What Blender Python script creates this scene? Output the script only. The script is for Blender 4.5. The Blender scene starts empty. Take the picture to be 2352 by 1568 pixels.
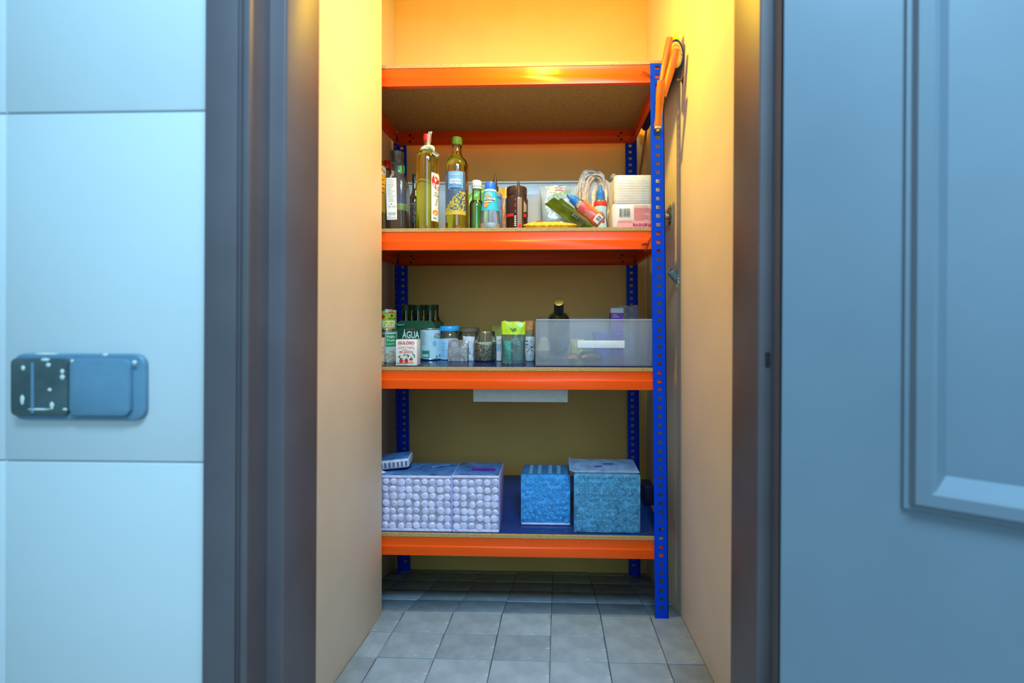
import bpy, bmesh, math, random
from mathutils import Vector, Matrix, Euler, noise

random.seed(7)
sc = bpy.context.scene
COL = sc.collection
R = math.radians

# ---------------------------------------------------------------- camera
CAMH, F, CX, CY, YAW = 0.843, 1020.0, 1250.0, 710.0, R(1.7)
cd = bpy.data.cameras.new('camera')
cam = bpy.data.objects.new('camera', cd)
COL.objects.link(cam)
cd.sensor_fit = 'HORIZONTAL'
cd.sensor_width = 36.0
cd.lens = 36.0 * F / 2352.0
cd.shift_x = -(CX - 1176.0) / 2352.0
cd.shift_y = -(784.0 - CY) / 2352.0
cd.clip_start = 0.02
cam.location = (0, 0, CAMH)
cam.rotation_euler = (R(90), 0, YAW)
cd.dof.use_dof = True
cd.dof.focus_distance = 1.36
cd.dof.aperture_fstop = 3.0
sc.camera = cam

# ---------------------------------------------------------------- light
w = bpy.data.worlds.new('hall_daylight')
sc.world = w
w.use_nodes = True
bg = w.node_tree.nodes['Background']
bg.inputs['Color'].default_value = (0.30, 0.72, 1.0, 1)
bg.inputs['Strength'].default_value = 0.43

def area_light(name, loc, rot, size, size_y, power, color):
    l = bpy.data.lights.new(name, 'AREA')
    l.shape = 'RECTANGLE'
    l.size, l.size_y, l.energy, l.color = size, size_y, power, color
    o = bpy.data.objects.new(name, l)
    COL.objects.link(o)
    o.location, o.rotation_euler = loc, rot
    return o
# unseen hall ceiling light, assumed to hang above and behind the camera
area_light('assumed_ceiling_light', (0.25, -0.40, 2.25), (R(24), 0, 0), 0.8, 0.4, 56.0, (0.42, 0.76, 1.0))
# unseen area light added behind the camera for frontal fill and bottle highlights
area_light('added_front_light', (0.20, -1.55, 1.85), (R(86), 0, 0), 0.90, 1.5, 19.0, (0.42, 0.76, 1.0))

sc.view_settings.view_transform = 'Standard'
sc.view_settings.look = 'None'
sc.view_settings.gamma = 1.0
sc.view_settings.exposure = 0.0
sc.view_settings.use_curve_mapping = False
sc.cycles.transparent_max_bounces = 24
sc.cycles.max_bounces = 10

# ---------------------------------------------------------------- helpers: picture -> place
CO, SI = math.cos(YAW), math.sin(YAW)
def at(px, py, Y):
    """the point at depth Y that the photograph shows at px, py"""
    a = (px - CX) / F
    t = Y / (CO + SI * a)
    return Vector((t * (-SI + CO * a), Y, CAMH - (py - CY) / F * t))
def PX(px, Y): return at(px, CY, Y).x
def PZ(py, Y, px=1200): return at(px, py, Y).z
def K(Y, px=1200):
    a = (px - CX) / F
    return Y / (CO + SI * a) / F

# ---------------------------------------------------------------- materials
MATS = {}
def srgb(h):
    h = h.lstrip('#')
    out = []
    for i in (0, 2, 4):
        c = int(h[i:i+2], 16) / 255.0
        out.append(c / 12.92 if c <= 0.04045 else ((c + 0.055) / 1.055) ** 2.4)
    return tuple(out)

def mat(name, col, rough=0.5, metal=0.0, var=0.06, scale=40.0, bump=0.0, bscale=200.0, spec=0.5,
        trans=0.0, ior=1.45, emit=None, coat=0.0, sub=0.0):
    if name in MATS: return MATS[name]
    if isinstance(col, str): col = srgb(col)
    m = bpy.data.materials.new(name)
    m.use_nodes = True
    nt = m.node_tree; N = nt.nodes; L = nt.links
    b = N['Principled BSDF']
    b.inputs['Roughness'].default_value = rough
    b.inputs['Metallic'].default_value = metal
    b.inputs['Specular IOR Level'].default_value = spec
    b.inputs['IOR'].default_value = ior
    b.inputs['Transmission Weight'].default_value = trans
    b.inputs['Coat Weight'].default_value = coat
    tc = N.new('ShaderNodeTexCoord')
    nz = N.new('ShaderNodeTexNoise'); nz.inputs['Scale'].default_value = scale; nz.inputs['Detail'].default_value = 4
    cr = N.new('ShaderNodeValToRGB')
    cr.color_ramp.elements[0].position = 0.3; cr.color_ramp.elements[1].position = 0.7
    cr.color_ramp.elements[0].color = tuple(max(0, c * (1 - var)) for c in col) + (1,)
    cr.color_ramp.elements[1].color = tuple(min(1, c * (1 + var)) for c in col) + (1,)
    L.new(tc.outputs['Object'], nz.inputs['Vector'])
    L.new(nz.outputs['Fac'], cr.inputs['Fac'])
    L.new(cr.outputs['Color'], b.inputs['Base Color'])
    if bump:
        n2 = N.new('ShaderNodeTexNoise'); n2.inputs['Scale'].default_value = bscale; n2.inputs['Detail'].default_value = 3
        bp = N.new('ShaderNodeBump'); bp.inputs['Strength'].default_value = bump; bp.inputs['Distance'].default_value = 0.002
        L.new(tc.outputs['Object'], n2.inputs['Vector'])
        L.new(n2.outputs['Fac'], bp.inputs['Height'])
        L.new(bp.outputs['Normal'], b.inputs['Normal'])
    if emit:
        b.inputs['Emission Color'].default_value = tuple(col) + (1,)
        b.inputs['Emission Strength'].default_value = emit
    MATS[name] = m
    return m

def film(name, tint, body, opacity, rough=0.08, gloss=1.0, bump=0.0, bscale=120.0):
    """clear or milky thin glass / plastic: see-through, with a body colour and a fresnel gloss"""
    if name in MATS: return MATS[name]
    if isinstance(tint, str): tint = srgb(tint)
    if isinstance(body, str): body = srgb(body)
    m = bpy.data.materials.new(name); m.use_nodes = True
    nt = m.node_tree; N = nt.nodes; L = nt.links
    N.remove(N['Principled BSDF'])
    out = N['Material Output']
    tr = N.new('ShaderNodeBsdfTransparent'); tr.inputs['Color'].default_value = tuple(tint) + (1,)
    df = N.new('ShaderNodeBsdfDiffuse')
    nz = N.new('ShaderNodeTexNoise'); nz.inputs['Scale'].default_value = 30
    tc = N.new('ShaderNodeTexCoord'); L.new(tc.outputs['Object'], nz.inputs['Vector'])
    cr = N.new('ShaderNodeValToRGB')
    cr.color_ramp.elements[0].color = tuple(c * 0.92 for c in body) + (1,)
    cr.color_ramp.elements[1].color = tuple(min(1, c * 1.06) for c in body) + (1,)
    L.new(nz.outputs['Fac'], cr.inputs['Fac']); L.new(cr.outputs['Color'], df.inputs['Color'])
    m1 = N.new('ShaderNodeMixShader'); m1.inputs['Fac'].default_value = opacity
    L.new(tr.outputs[0], m1.inputs[1]); L.new(df.outputs[0], m1.inputs[2])
    gl = N.new('ShaderNodeBsdfGlossy'); gl.inputs['Roughness'].default_value = rough
    fr = N.new('ShaderNodeFresnel'); fr.inputs['IOR'].default_value = 1.45
    if bump:
        n2 = N.new('ShaderNodeTexNoise'); n2.inputs['Scale'].default_value = bscale
        bp = N.new('ShaderNodeBump'); bp.inputs['Strength'].default_value = bump; bp.inputs['Distance'].default_value = 0.004
        L.new(tc.outputs['Object'], n2.inputs['Vector']); L.new(n2.outputs['Fac'], bp.inputs['Height'])
        for nd in (gl, fr, df): L.new(bp.outputs['Normal'], nd.inputs['Normal'])
    mu = N.new('ShaderNodeMath'); mu.operation = 'MULTIPLY'; mu.inputs[1].default_value = gloss
    L.new(fr.outputs[0], mu.inputs[0])
    m2 = N.new('ShaderNodeMixShader')
    L.new(mu.outputs[0], m2.inputs['Fac']); L.new(m1.outputs[0], m2.inputs[1]); L.new(gl.outputs[0], m2.inputs[2])
    L.new(m2.outputs[0], out.inputs['Surface'])
    MATS[name] = m
    return m

def chipboard():
    m = mat('chipboard', (0.42, 0.25, 0.10), 0.75, var=0.12, scale=60)
    nt = m.node_tree; N = nt.nodes; L = nt.links
    b = N['Principled BSDF']; tc = [n for n in N if n.type == 'TEX_COORD'][0]
    vo = N.new('ShaderNodeTexVoronoi'); vo.inputs['Scale'].default_value = 1000
    mp = N.new('ShaderNodeMapping'); mp.inputs['Scale'].default_value = (0.45, 0.45, 1.0)
    cr = N.new('ShaderNodeValToRGB')
    e = cr.color_ramp.elements
    e[0].position = 0.0; e[0].color = (0.20, 0.10, 0.035, 1)
    e[1].position = 0.75; e[1].color = (0.56, 0.35, 0.14, 1)
    x = e.new(0.22); x.color = (0.40, 0.23, 0.08, 1)
    L.new(tc.outputs['Object'], mp.inputs['Vector']); L.new(mp.outputs['Vector'], vo.inputs['Vector'])
    L.new(vo.outputs['Color'], cr.inputs['Fac']); L.new(cr.outputs['Color'], b.inputs['Base Color'])
    bp = N.new('ShaderNodeBump'); bp.inputs['Strength'].default_value = 0.3; bp.inputs['Distance'].default_value = 0.001
    L.new(vo.outputs['Distance'], bp.inputs['Height']); L.new(bp.outputs['Normal'], b.inputs['Normal'])
    return m

def floor_tile_mat():
    m = mat('floor_tile', (0.29, 0.37, 0.46), 0.55, var=0.16, scale=22, bump=0.25, bscale=90)
    nt = m.node_tree; N = nt.nodes; L = nt.links
    b = N['Principled BSDF']; cr = [n for n in N if n.type == 'VALTORGB'][0]
    oi = N.new('ShaderNodeObjectInfo')
    mr = N.new('ShaderNodeMapRange'); mr.inputs['To Min'].default_value = 0.86; mr.inputs['To Max'].default_value = 1.12
    L.new(oi.outputs['Random'], mr.inputs['Value'])
    mx = N.new('ShaderNodeVectorMath'); mx.operation = 'SCALE'
    L.new(cr.outputs['Color'], mx.inputs[0]); L.new(mr.outputs['Result'], mx.inputs['Scale'])
    # chalky scuffs
    tc = N.new('ShaderNodeTexCoord'); mp = N.new('ShaderNodeMapping'); mp.inputs['Scale'].default_value = (14, 60, 10)
    nz = N.new('ShaderNodeTexNoise'); nz.inputs['Scale'].default_value = 1.6; nz.inputs['Detail'].default_value = 8
    c2 = N.new('ShaderNodeValToRGB'); c2.color_ramp.elements[0].position = 0.63; c2.color_ramp.elements[1].position = 0.74
    L.new(tc.outputs['Object'], mp.inputs['Vector']); L.new(mp.outputs['Vector'], nz.inputs['Vector'])
    L.new(nz.outputs['Fac'], c2.inputs['Fac'])
    mi = N.new('ShaderNodeMix'); mi.data_type = 'RGBA'
    L.new(c2.outputs['Color'], mi.inputs['Factor']); L.new(mx.outputs[0], mi.inputs['A'])
    mi.inputs['B'].default_value = (0.62, 0.62, 0.60, 1)
    L.new(mi.outputs['Result'], b.inputs['Base Color'])
    return m

# ---------------------------------------------------------------- helpers: meshes
class MB:
    def __init__(s): s.v, s.f = [], []
    def add(s, vs, fs, M=None):
        o = len(s.v)
        s.v += [tuple(M @ Vector(p)) if M else tuple(p) for p in vs]
        s.f += [tuple(i + o for i in f) for f in fs]
        return s
    def box(s, x0, x1, y0, y1, z0, z1, M=None):
        vs = [(x, y, z) for z in (z0, z1) for y in (y0, y1) for x in (x0, x1)]
        return s.add(vs, [(0,2,3,1),(4,5,7,6),(0,1,5,4),(2,6,7,3),(0,4,6,2),(1,3,7,5)], M)
    def prism(s, pts, h0, h1, axis='z', M=None):
        """closed 2-D outline extruded along an axis"""
        n = len(pts)
        def p3(a, b, h):
            return {'z': (a, b, h), 'x': (h, a, b), 'y': (a, h, b)}[axis]
        vs = [p3(a, b, h) for h in (h0, h1) for a, b in pts]
        fs = [tuple(range(n - 1, -1, -1)), tuple(range(n, 2 * n))]
        fs += [(i, (i + 1) % n, n + (i + 1) % n, n + i) for i in range(n)]
        return s.add(vs, fs, M)
    def lathe(s, prof, n=28, M=None, sq=None, cap=True):
        """prof: (radius, z) from the bottom up; sq: exponent of a squarish section"""
        vs, fs = [], []
        for r, z in prof:
            for i in range(n):
                a = 2 * math.pi * (i + 0.5) / n
                c, q = math.cos(a), math.sin(a)
                k = 1.0
                if sq: k = (abs(c) ** sq + abs(q) ** sq) ** (-1.0 / sq)
                vs.append((r * k * c, r * k * q, z))
        m = len(prof)
        for j in range(m - 1):
            for i in range(n):
                a, b = j * n + i, j * n + (i + 1) % n
                fs.append((a, b, b + n, a + n))
        if cap:
            fs.append(tuple(range(n - 1, -1, -1)))
            fs.append(tuple(range((m - 1) * n, m * n)))
        return s.add(vs, fs, M)
    def tube(s, pts, rad, n=10, cap=True, ribs=0.0):
        pts = [Vector(p) for p in pts]
        if not hasattr(rad, '__len__'): rad = [rad] * len(pts)
        t0 = (pts[1] - pts[0]).normalized()
        u = t0.orthogonal().normalized()
        vs, fs = [], []
        for i, p in enumerate(pts):
            t = (pts[min(i + 1, len(pts) - 1)] - pts[max(i - 1, 0)]).normalized()
            u = (u - t * u.dot(t)).normalized(); v = t.cross(u)
            for k in range(n):
                a = 2 * math.pi * k / n
                r = rad[i] * (1 - ribs * (k % 2))
                vs.append(p + u * math.cos(a) * r + v * math.sin(a) * r)
        for j in range(len(pts) - 1):
            for k in range(n):
                a, b = j * n + k, j * n + (k + 1) % n
                fs.append((a, b, b + n, a + n))
        if cap:
            fs.append(tuple(range(n - 1, -1, -1)))
            fs.append(tuple(range((len(pts) - 1) * n, len(pts) * n)))
        return s.add(vs, fs)
    def grid(s, fn, nu, nv, M=None):
        vs = [fn(i / nu, j / nv) for j in range(nv + 1) for i in range(nu + 1)]
        fs = [(j*(nu+1)+i, j*(nu+1)+i+1, (j+1)*(nu+1)+i+1, (j+1)*(nu+1)+i) for j in range(nv) for i in range(nu)]
        return s.add(vs, fs, M)
    def disc(s, r, z=0.0, n=16, M=None, ry=None):
        ry = ry or r
        return s.add([(r*math.cos(2*math.pi*i/n), ry*math.sin(2*math.pi*i/n), z) for i in range(n)], [tuple(range(n))], M)
    def map(s, fn):
        s.v = [tuple(fn(*p)) for p in s.v]; return s
    def mesh(s, name, m=None, bevel=0.0, seg=2, smooth=True, ang=40, solid=0.0):
        bm = bmesh.new()
        vv = [bm.verts.new(p) for p in s.v]
        for f in s.f:
            try: bm.faces.new([vv[i] for i in f])
            except ValueError: pass
        if solid:
            bmesh.ops.solidify(bm, geom=bm.faces[:], thickness=solid)
        bmesh.ops.recalc_face_normals(bm, faces=bm.faces[:])
        if bevel:
            es = [e for e in bm.edges if len(e.link_faces) == 2 and e.calc_face_angle(0) > R(30)]
            bmesh.ops.bevel(bm, geom=es, offset=bevel, segments=seg, affect='EDGES', profile=0.5, clamp_overlap=True)
        me = bpy.data.meshes.new(name)
        bm.to_mesh(me); bm.free()
        if m: me.materials.append(m)
        if smooth:
            me.shade_smooth(); me.set_sharp_from_angle(angle=R(ang))
        return me
    def build(s, name, m, parent=None, **kw):
        o = bpy.data.objects.new(name, s.mesh(name, m, **kw))
        COL.objects.link(o)
        if parent: o.parent = parent
        return o

def tag(o, label=None, cat=None, group=None, kind=None):
    if label: o['label'] = label
    if cat: o['category'] = cat
    if group: o['group'] = group
    if kind: o['kind'] = kind
    return o
def thing(name, label, cat, loc=(0, 0, 0), rot=(0, 0, 0), group=None):
    o = bpy.data.objects.new(name, None)
    COL.objects.link(o)
    o.empty_display_size = 0.02
    o.location = loc
    o.rotation_euler = rot
    return tag(o, label, cat, group)
def struct(o, label=None): return tag(o, label, kind='structure')

# lettering: the built-in font turned into a thin mesh
TXT = {}
def text_data(body, size, bold=0.0, squeeze=1.0):
    key = (body, size, bold, squeeze)
    if key in TXT: return TXT[key]
    c = bpy.data.curves.new('lettering', 'FONT')
    c.body = body; c.size = size; c.align_x = 'CENTER'; c.align_y = 'CENTER'
    c.resolution_u = 3; c.offset = bold; c.fill_mode = 'FRONT'
    o = bpy.data.objects.new('lettering', c)
    me = bpy.data.meshes.new_from_object(o)
    vs = [(v.co.x * squeeze, v.co.y) for v in me.vertices]
    fs = [tuple(p.vertices) for p in me.polygons]
    bpy.data.objects.remove(o); bpy.data.curves.remove(c); bpy.data.meshes.remove(me)
    TXT[key] = (vs, fs)
    return TXT[key]
def put_text(mb, body, size, place, bold=0.0, squeeze=1.0, dx=0.0, dz=0.0, rot=0.0, arch=0.0):
    """place(u, w) -> point on the printed surface (u right, w up)"""
    vs, fs = text_data(body, size, bold, squeeze)
    c, q = math.cos(rot), math.sin(rot)
    pts = []
    for x, y in vs:
        y -= arch * x * x
        pts.append(place(dx + c * x - q * y, dz + q * x + c * y))
    mb.add(pts, fs)
def flat(y, off=0.0006):                       # a print surface facing the door
    return lambda u, w: (u, y - off, w)
def wrap(r, a0=0.0, off=0.0008):               # a print surface around a can or bottle
    def fn(u, w):
        a = a0 + u / r
        return ((r + off) * math.sin(a), -(r + off) * math.cos(a), w)
    return fn
def put_rect(mb, place, u0, u1, w0, w1, nu=1, nv=1):
    mb.grid(lambda a, b: place(u0 + (u1 - u0) * a, w0 + (w1 - w0) * b), nu, nv)
def put_disc(mb, place, u, w, r, rw=None, n=12, rot=0.0):
    rw = rw or r
    c, q = math.cos(rot), math.sin(rot)
    pts = []
    for i in range(n):
        a = 2 * math.pi * i / n
        x, y = r * math.cos(a), rw * math.sin(a)
        pts.append(place(u + c * x - q * y, w + q * x + c * y))
    mb.add(pts, [tuple(range(n))])
def put_barcode(mb, place, u0, u1, w0, w1, n=14, seed=1):
    rg = random.Random(seed); u = u0
    step = (u1 - u0) / n
    for i in range(n):
        put_rect(mb, place, u0 + i * step, u0 + i * step + step * rg.uniform(0.25, 0.7), w0, w1)
def put_lines(mb, place, u0, u1, w0, w1, n, h, seed=1, nu=1):
    rg = random.Random(seed)
    for i in range(n):
        wz = w1 - (w1 - w0) * (i + 0.5) / n
        put_rect(mb, place, u0, u0 + (u1 - u0) * rg.uniform(0.55, 1.0), wz - h / 2, wz + h / 2, nu)

def label_band(mb, r, z0, z1, a0, a1, n=14, off=0.0005):
    mb.grid(lambda u, v: ((r + off) * math.sin(a0 + (a1 - a0) * u), -(r + off) * math.cos(a0 + (a1 - a0) * u), z0 + (z1 - z0) * v), n, 1)
def pouch(mb, w, d, h, nu=18, nv=14, wr=0.0, seed=0, M=None, seal=0.08, p=2.2):
    """a filled bag lying flat: w x d footprint, h thick, sealed rim"""
    def surf(sgn):
        def fn(u, v):
            x, y = (u * 2 - 1), (v * 2 - 1)
            e = max(0.0, 1 - abs(x) ** p) ** 0.6 * max(0.0, 1 - abs(y) ** p) ** 0.6
            nz = noise.noise(Vector((x * 2.3 + seed, y * 2.3, sgn))) * wr
            return (x * w / 2 * (1 - 0.03 * (1 - abs(y))), y * d / 2, sgn * h / 2 * e * (1 + nz) + nz * h * 0.2 * e)
        return fn
    mb.grid(surf(1), nu, nv, M); mb.grid(lambda u, v: surf(-1)(1 - u, v), nu, nv, M)
    return mb
def rrect(x0, x1, y0, y1, r, n=5):
    out = []
    for cx, cy, a in ((x1 - r, y1 - r, 0), (x0 + r, y1 - r, 90), (x0 + r, y0 + r, 180), (x1 - r, y0 + r, 270)):
        for i in range(n + 1):
            t = R(a + 90 * i / n)
            out.append((cx + r * math.cos(t), cy + r * math.sin(t)))
    return out

# ================================================================ the setting
cream = mat('cream_paint', (0.81, 0.70, 0.56), 0.6, var=0.04, scale=6, bump=0.12, bscale=70)
cream_bulb_lit = mat('cream_paint_bulb_lit', (0.90, 0.59, 0.18), 0.6, var=0.04, scale=6, bump=0.1, bscale=70)  # cream wall paint with the bulb's yellow light put into its base colour
plaster = mat('hall_plaster', (0.7, 0.7, 0.68), 0.7)
YB, XR, XL, XP, YJ = 1.71, 0.342, -0.629, -0.484, 0.63
ZC = 2.30
def floor_z(Y):
    return 0.12 * (1.226 - Y) if Y < 1.226 else -0.166 * (Y - 1.226) / (YB - 1.226)

mb = MB().prism([(XP, YJ), (XP, 1.214), (XL, 1.214), (XL, YB), (XL - 0.1, YB), (XL - 0.1, YJ)], -0.25, ZC)
struct(mb.build('wall_left', cream, bevel=0.004), 'cream painted niche wall with a projecting pier on the left')
mb = MB().box(XR, XR + 0.1, YJ, YB, -0.25, ZC)
struct(mb.build('wall_right', cream), 'cream painted niche wall beside the blue rack post')
mb = MB().box(XL - 0.1, XR + 0.1, YB, YB + 0.1, -0.25, ZC)
struct(mb.build('wall_back', cream_bulb_lit), 'cream painted wall behind the shelves')
mb = MB().box(XL - 0.1, XR + 0.1, YJ - 0.1, YB + 0.1, ZC, ZC + 0.06)
struct(mb.build('ceiling', cream), 'ceiling of the storage niche')

# floor: mortar bed and single tiles
bed = MB().prism([(y, floor_z(y) - d) for y, d in ((YJ, 0.012), (1.226, 0.012), (YB, 0.012), (YB, 0.12), (YJ, 0.12))],
                 XL - 0.05, XR + 0.05, axis='x')
fl = struct(bed.build('floor', mat('mortar', (0.30, 0.34, 0.38), 0.9, var=0.2, scale=60), smooth=False), 'grey tiled niche floor')
tm = floor_tile_mat()
xj = PX(1143, 1.134)
rows = [0.655, 0.75, 0.845, 0.940, 1.036, 1.134, 1.226, 1.335, 1.445, 1.555, 1.665, YB]
g = 0.0009
for j in range(len(rows) - 1):
    y0, y1 = rows[j] + g, rows[j + 1] - g
    for i in range(-5, 5):
        x0, x1 = xj + 0.136 * i + g, xj + 0.136 * (i + 1) - g
        lim0 = XP if y1 < 1.214 else XL
        x0, x1 = max(x0, lim0 + 0.001), min(x1, XR - 0.001)
        if x1 - x0 < 0.012 or y1 - y0 < 0.02: continue
        dz = random.uniform(-0.0008, 0.0008)
        zs = [floor_z(y0) + dz, floor_z(y1) + dz + random.uniform(-0.0006, 0.0006)]
        cx, cy, cz = (x0 + x1) / 2, (y0 + y1) / 2, sum(zs) / 2
        t = MB()
        t.add([(x - cx, y - cy, z - cz) for z_ in (-0.014, 0) for (y, zt) in ((y0, zs[0]), (y1, zs[1])) for x in (x0, x1) for z in (zt + z_,)],
              [(0,2,3,1),(4,5,7,6),(0,1,5,4),(2,6,7,3),(0,4,6,2),(1,3,7,5)])
        o = t.build('floor_tile', tm, fl, bevel=0.0008, seg=1)
        o.location = (cx, cy, cz)

# hall: front wall with the doorway, tiles, floor
HZ = floor_z(YJ)
mb = MB()
mb.box(-1.7, -0.372, 0.545, YJ, HZ - 0.1, 2.6)
mb.box(0.30, 1.7, 0.57, YJ, HZ - 0.1, 2.6)
mb.box(-0.372, 0.30, 0.57, YJ, 2.10, 2.6)
wf = struct(mb.build('wall_front', plaster), 'hall wall around the doorway')
mb = MB().box(-1.7, 1.7, -1.8, YJ, HZ - 0.1, HZ)
struct(mb.build('floor_hall', mat('hall_floor', (0.45, 0.42, 0.38), 0.6, var=0.2, scale=8), smooth=False), 'hall floor before the doorway')

YW = 0.530
wt = mat('white_wall_tile', (0.61, 0.635, 0.66), 0.22, var=0.02, scale=5, bump=0.04, bscale=20)
zj1, zj0 = PZ(1061, YW, 300), PZ(256, YW, 300)
th = zj0 - zj1
xe = PX(467, YW) + 0.02
xv = PX(12, YW)
for r_ in range(-2, 4):
    for c_ in range(0, 4):
        x1 = xv - (c_ - 1) * 0.25 if c_ else xe
        x0 = xv - c_ * 0.25
        z0, z1 = zj1 + th * r_, zj1 + th * (r_ + 1)
        z0, z1 = max(z0, HZ), min(z1, 2.58)
        if z1 - z0 < 0.05: continue
        t = MB().box(x0 + 0.0011, x1 - 0.0011, 0, 0.0145, z0 + 0.0011, z1 - 0.0011)
        o = t.build('wall_tile', wt, wf, bevel=0.0016, seg=2)
        o.location = (0, YW, 0)
mb = MB().box(-1.4, xe, 0.533, 0.5449, HZ, 2.58)
mb.build('tile_grout', mat('tile_grout', (0.45, 0.5, 0.52), 0.9), wf)

# door frame (dark satin varnish), slightly out of plumb
def plumb(x, y, z): return (x + 0.0055 * (z - CAMH), y, z)
fm = mat('frame_varnish', (0.112, 0.092, 0.105), 0.5, var=0.10, scale=9, bump=0.03, bscale=30)
def fx(px, Y): return (PX(px, Y), Y)
mb = MB().prism([(PX(468, .515), .5295), fx(468, .515), fx(543, .515), fx(546, .519), fx(553, .519), fx(556, .514),
                 fx(570, .514), fx(575, .518), (PX(575, .518), .552), (-0.3465, .552), (-0.3445, .556), (-0.3445, YJ - 0.0005),
                 (-0.37, YJ - 0.0005), (-0.37, .5295)], HZ, 2.08)
mb.map(plumb)
struct(mb.build('trim_1', fm, bevel=0.0008, seg=2), 'dark varnished left door jamb with moulded casing')
mb = MB().prism([(0.2450, YJ - 0.0005), (0.2450, .550), (0.2465, .548), (0.2600, .548), (0.2600, .528), (0.2635, .528), (0.2635, .558),
                 (0.298, .558), (0.298, YJ - 0.0005)], HZ, 2.08)
mb.map(plumb)
jr = struct(mb.build('trim_2', fm, bevel=0.0006, seg=2), 'dark varnished right door jamb beside the open door')
nz_ = PZ(826, .548, 1750)
MB().box(0.2525, 0.2585, .5474, .549, nz_ - 0.009, nz_ + 0.009).build('strike_notch', mat('notch_dark', (0.02, 0.02, 0.022), 0.6), jr)
mb = MB().box(-0.345, 0.246, .55, YJ - 0.001, 2.085, 2.10)
struct(mb.build('trim_3', fm), 'dark door frame head')

# open door leaf with a moulded panel
hx, hy = PX(1797, .512), .512
du = Vector((0.884, -0.468, 0)).normalized()
dn = Vector((-du.y, du.x, 0)) * 1.0            # back side of the leaf
dw, dt, dz0, dz1 = 0.64, 0.034, HZ + 0.012, 2.07
pz0 = PZ(1158, 0.468, 2068)
dm = mat('door_paint', (0.155, 0.20, 0.25), 0.38, var=0.05, scale=7, bump=0.05, bscale=26)
door = bpy.data.objects.new('door_1', None); COL.objects.link(door)
door.location = (hx, hy, dz0)
door.rotation_euler = (0, 0, math.atan2(du.y, du.x))
struct(door, 'blue-grey panelled door standing open on the right')
def shear_d(x, y, z): return (x + 0.0055 * (z + dz0 - CAMH), y, z)
H = dz1 - dz0
st = 0.108
pa, pb = pz0 - dz0, H - 0.12
def leaf(a0, a1, c0, c1, nm):
    MB().box(a0, a1, 0, dt, c0, c1).map(shear_d).build(nm, dm, door)
leaf(0, st, 0, H, 'stile'); leaf(dw - st, dw, 0, H, 'stile')
leaf(st, dw - st, 0, pa, 'rail'); leaf(st, dw - st, pb, H, 'rail')
MB().box(st, dw - st, 0.008, dt - 0.008, pa, pb).map(shear_d).build('panel', dm, door)
prof = [(-0.001, 0.0), (0.001, -0.004), (0.005, -0.004), (0.009, -0.011), (0.021, -0.012), (0.025, -0.010), (0.036, 0.0085)]
vs, fs = [], []
for (o_, h_) in prof:
    for (x, z) in ((st + o_, pa + o_), (dw - st - o_, pa + o_), (dw - st - o_, pb - o_), (st + o_, pb - o_)):
        vs.append((x, h_, z))
for j in range(len(prof) - 1):
    for i in range(4):
        fs.append((j*4+i, j*4+(i+1) % 4, (j+1)*4+(i+1) % 4, (j+1)*4+i))
MB().add(vs, fs).map(shear_d).build('moulding', dm, door, smooth=True, ang=25)
mh = mat('hinge_steel', (0.10, 0.09, 0.08), 0.4, metal=0.8)
for hz in (0.20, 1.75):
    MB().lathe([(0.005, hz), (0.005, hz + 0.09)], 12, M=Matrix.Translation((-0.005, 0.006, 0))).map(shear_d).build('hinge', mh, door)

# light switch on the tiles
sx0, sx1, sz0, sz1 = PX(43, YW), PX(343, YW), PZ(962, YW, 190), PZ(811, YW, 190)
sw = thing('light_switch', 'double grey light switch spattered with white paint on the wall tiles', 'switch',
           ((sx0 + sx1) / 2, YW, (sz0 + sz1) / 2))
W2, H2 = (sx1 - sx0) / 2, (sz1 - sz0) / 2
plas = mat('switch_plastic', (0.125, 0.235, 0.33), 0.35, var=0.05)
plas2 = mat('switch_plastic_worn', (0.06, 0.09, 0.095), 0.45, var=0.3, scale=25)
mb = MB().prism(rrect(-W2, W2, -H2, H2, 0.014), 0, -0.007, axis='y')
mb.build('plate', plas, sw, bevel=0.0022, seg=3)
k_ = W2 / 150.0
MB().prism(rrect(-144 * k_, -15 * k_, -H2 + 0.006, H2 - 0.005, 0.007), -0.006, -0.0115, axis='y').build('rocker', plas2, sw, bevel=0.0016)
MB().prism(rrect(-9 * k_, 126 * k_, -H2 + 0.007, H2 - 0.006, 0.009), -0.006, -0.0125, axis='y').build('rocker', plas, sw, bevel=0.0016)
MB().box(-95 * k_, -89 * k_, -0.0122, -0.0112, -H2 + 0.010, H2 - 0.010).build('seam', plas, sw)
pspot = mat('dried_paint', (0.62, 0.66, 0.62), 0.6)
for (px, py, rx, rz) in ((103, 826, 11, 4), (110, 838, 6, 5), (166, 830, 6, 5), (231, 816, 7, 4), (308, 832, 6, 5), (142, 853, 5, 6),
                         (142, 866, 6, 6), (50, 918, 5, 12), (90, 940, 30, 2.5), (118, 931, 5, 9), (118, 949, 8, 4), (95, 814, 30, 3),
                         (52, 845, 5, 6), (113, 895, 5, 4), (148, 940, 6, 3)):
    p = at(px, py, YW - 0.012)
    b = MB()
    b.lathe([(1.0, 0), (0.8, 0.5), (0.3, 0.8)], 9)
    b.map(lambda x, y, z: (x * rx * K(YW) * (1 + 0.2 * math.sin(5 * y)), -z * 0.001, y * rz * K(YW)))
    yy = -0.0065 if (px < 46 or px > 320 or py < 818 or py > 944) else -0.0116
    o = b.build('paint_spot', pspot, sw)
    o.location = (p.x - sw.location.x, yy, p.z - sw.location.z)

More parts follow.
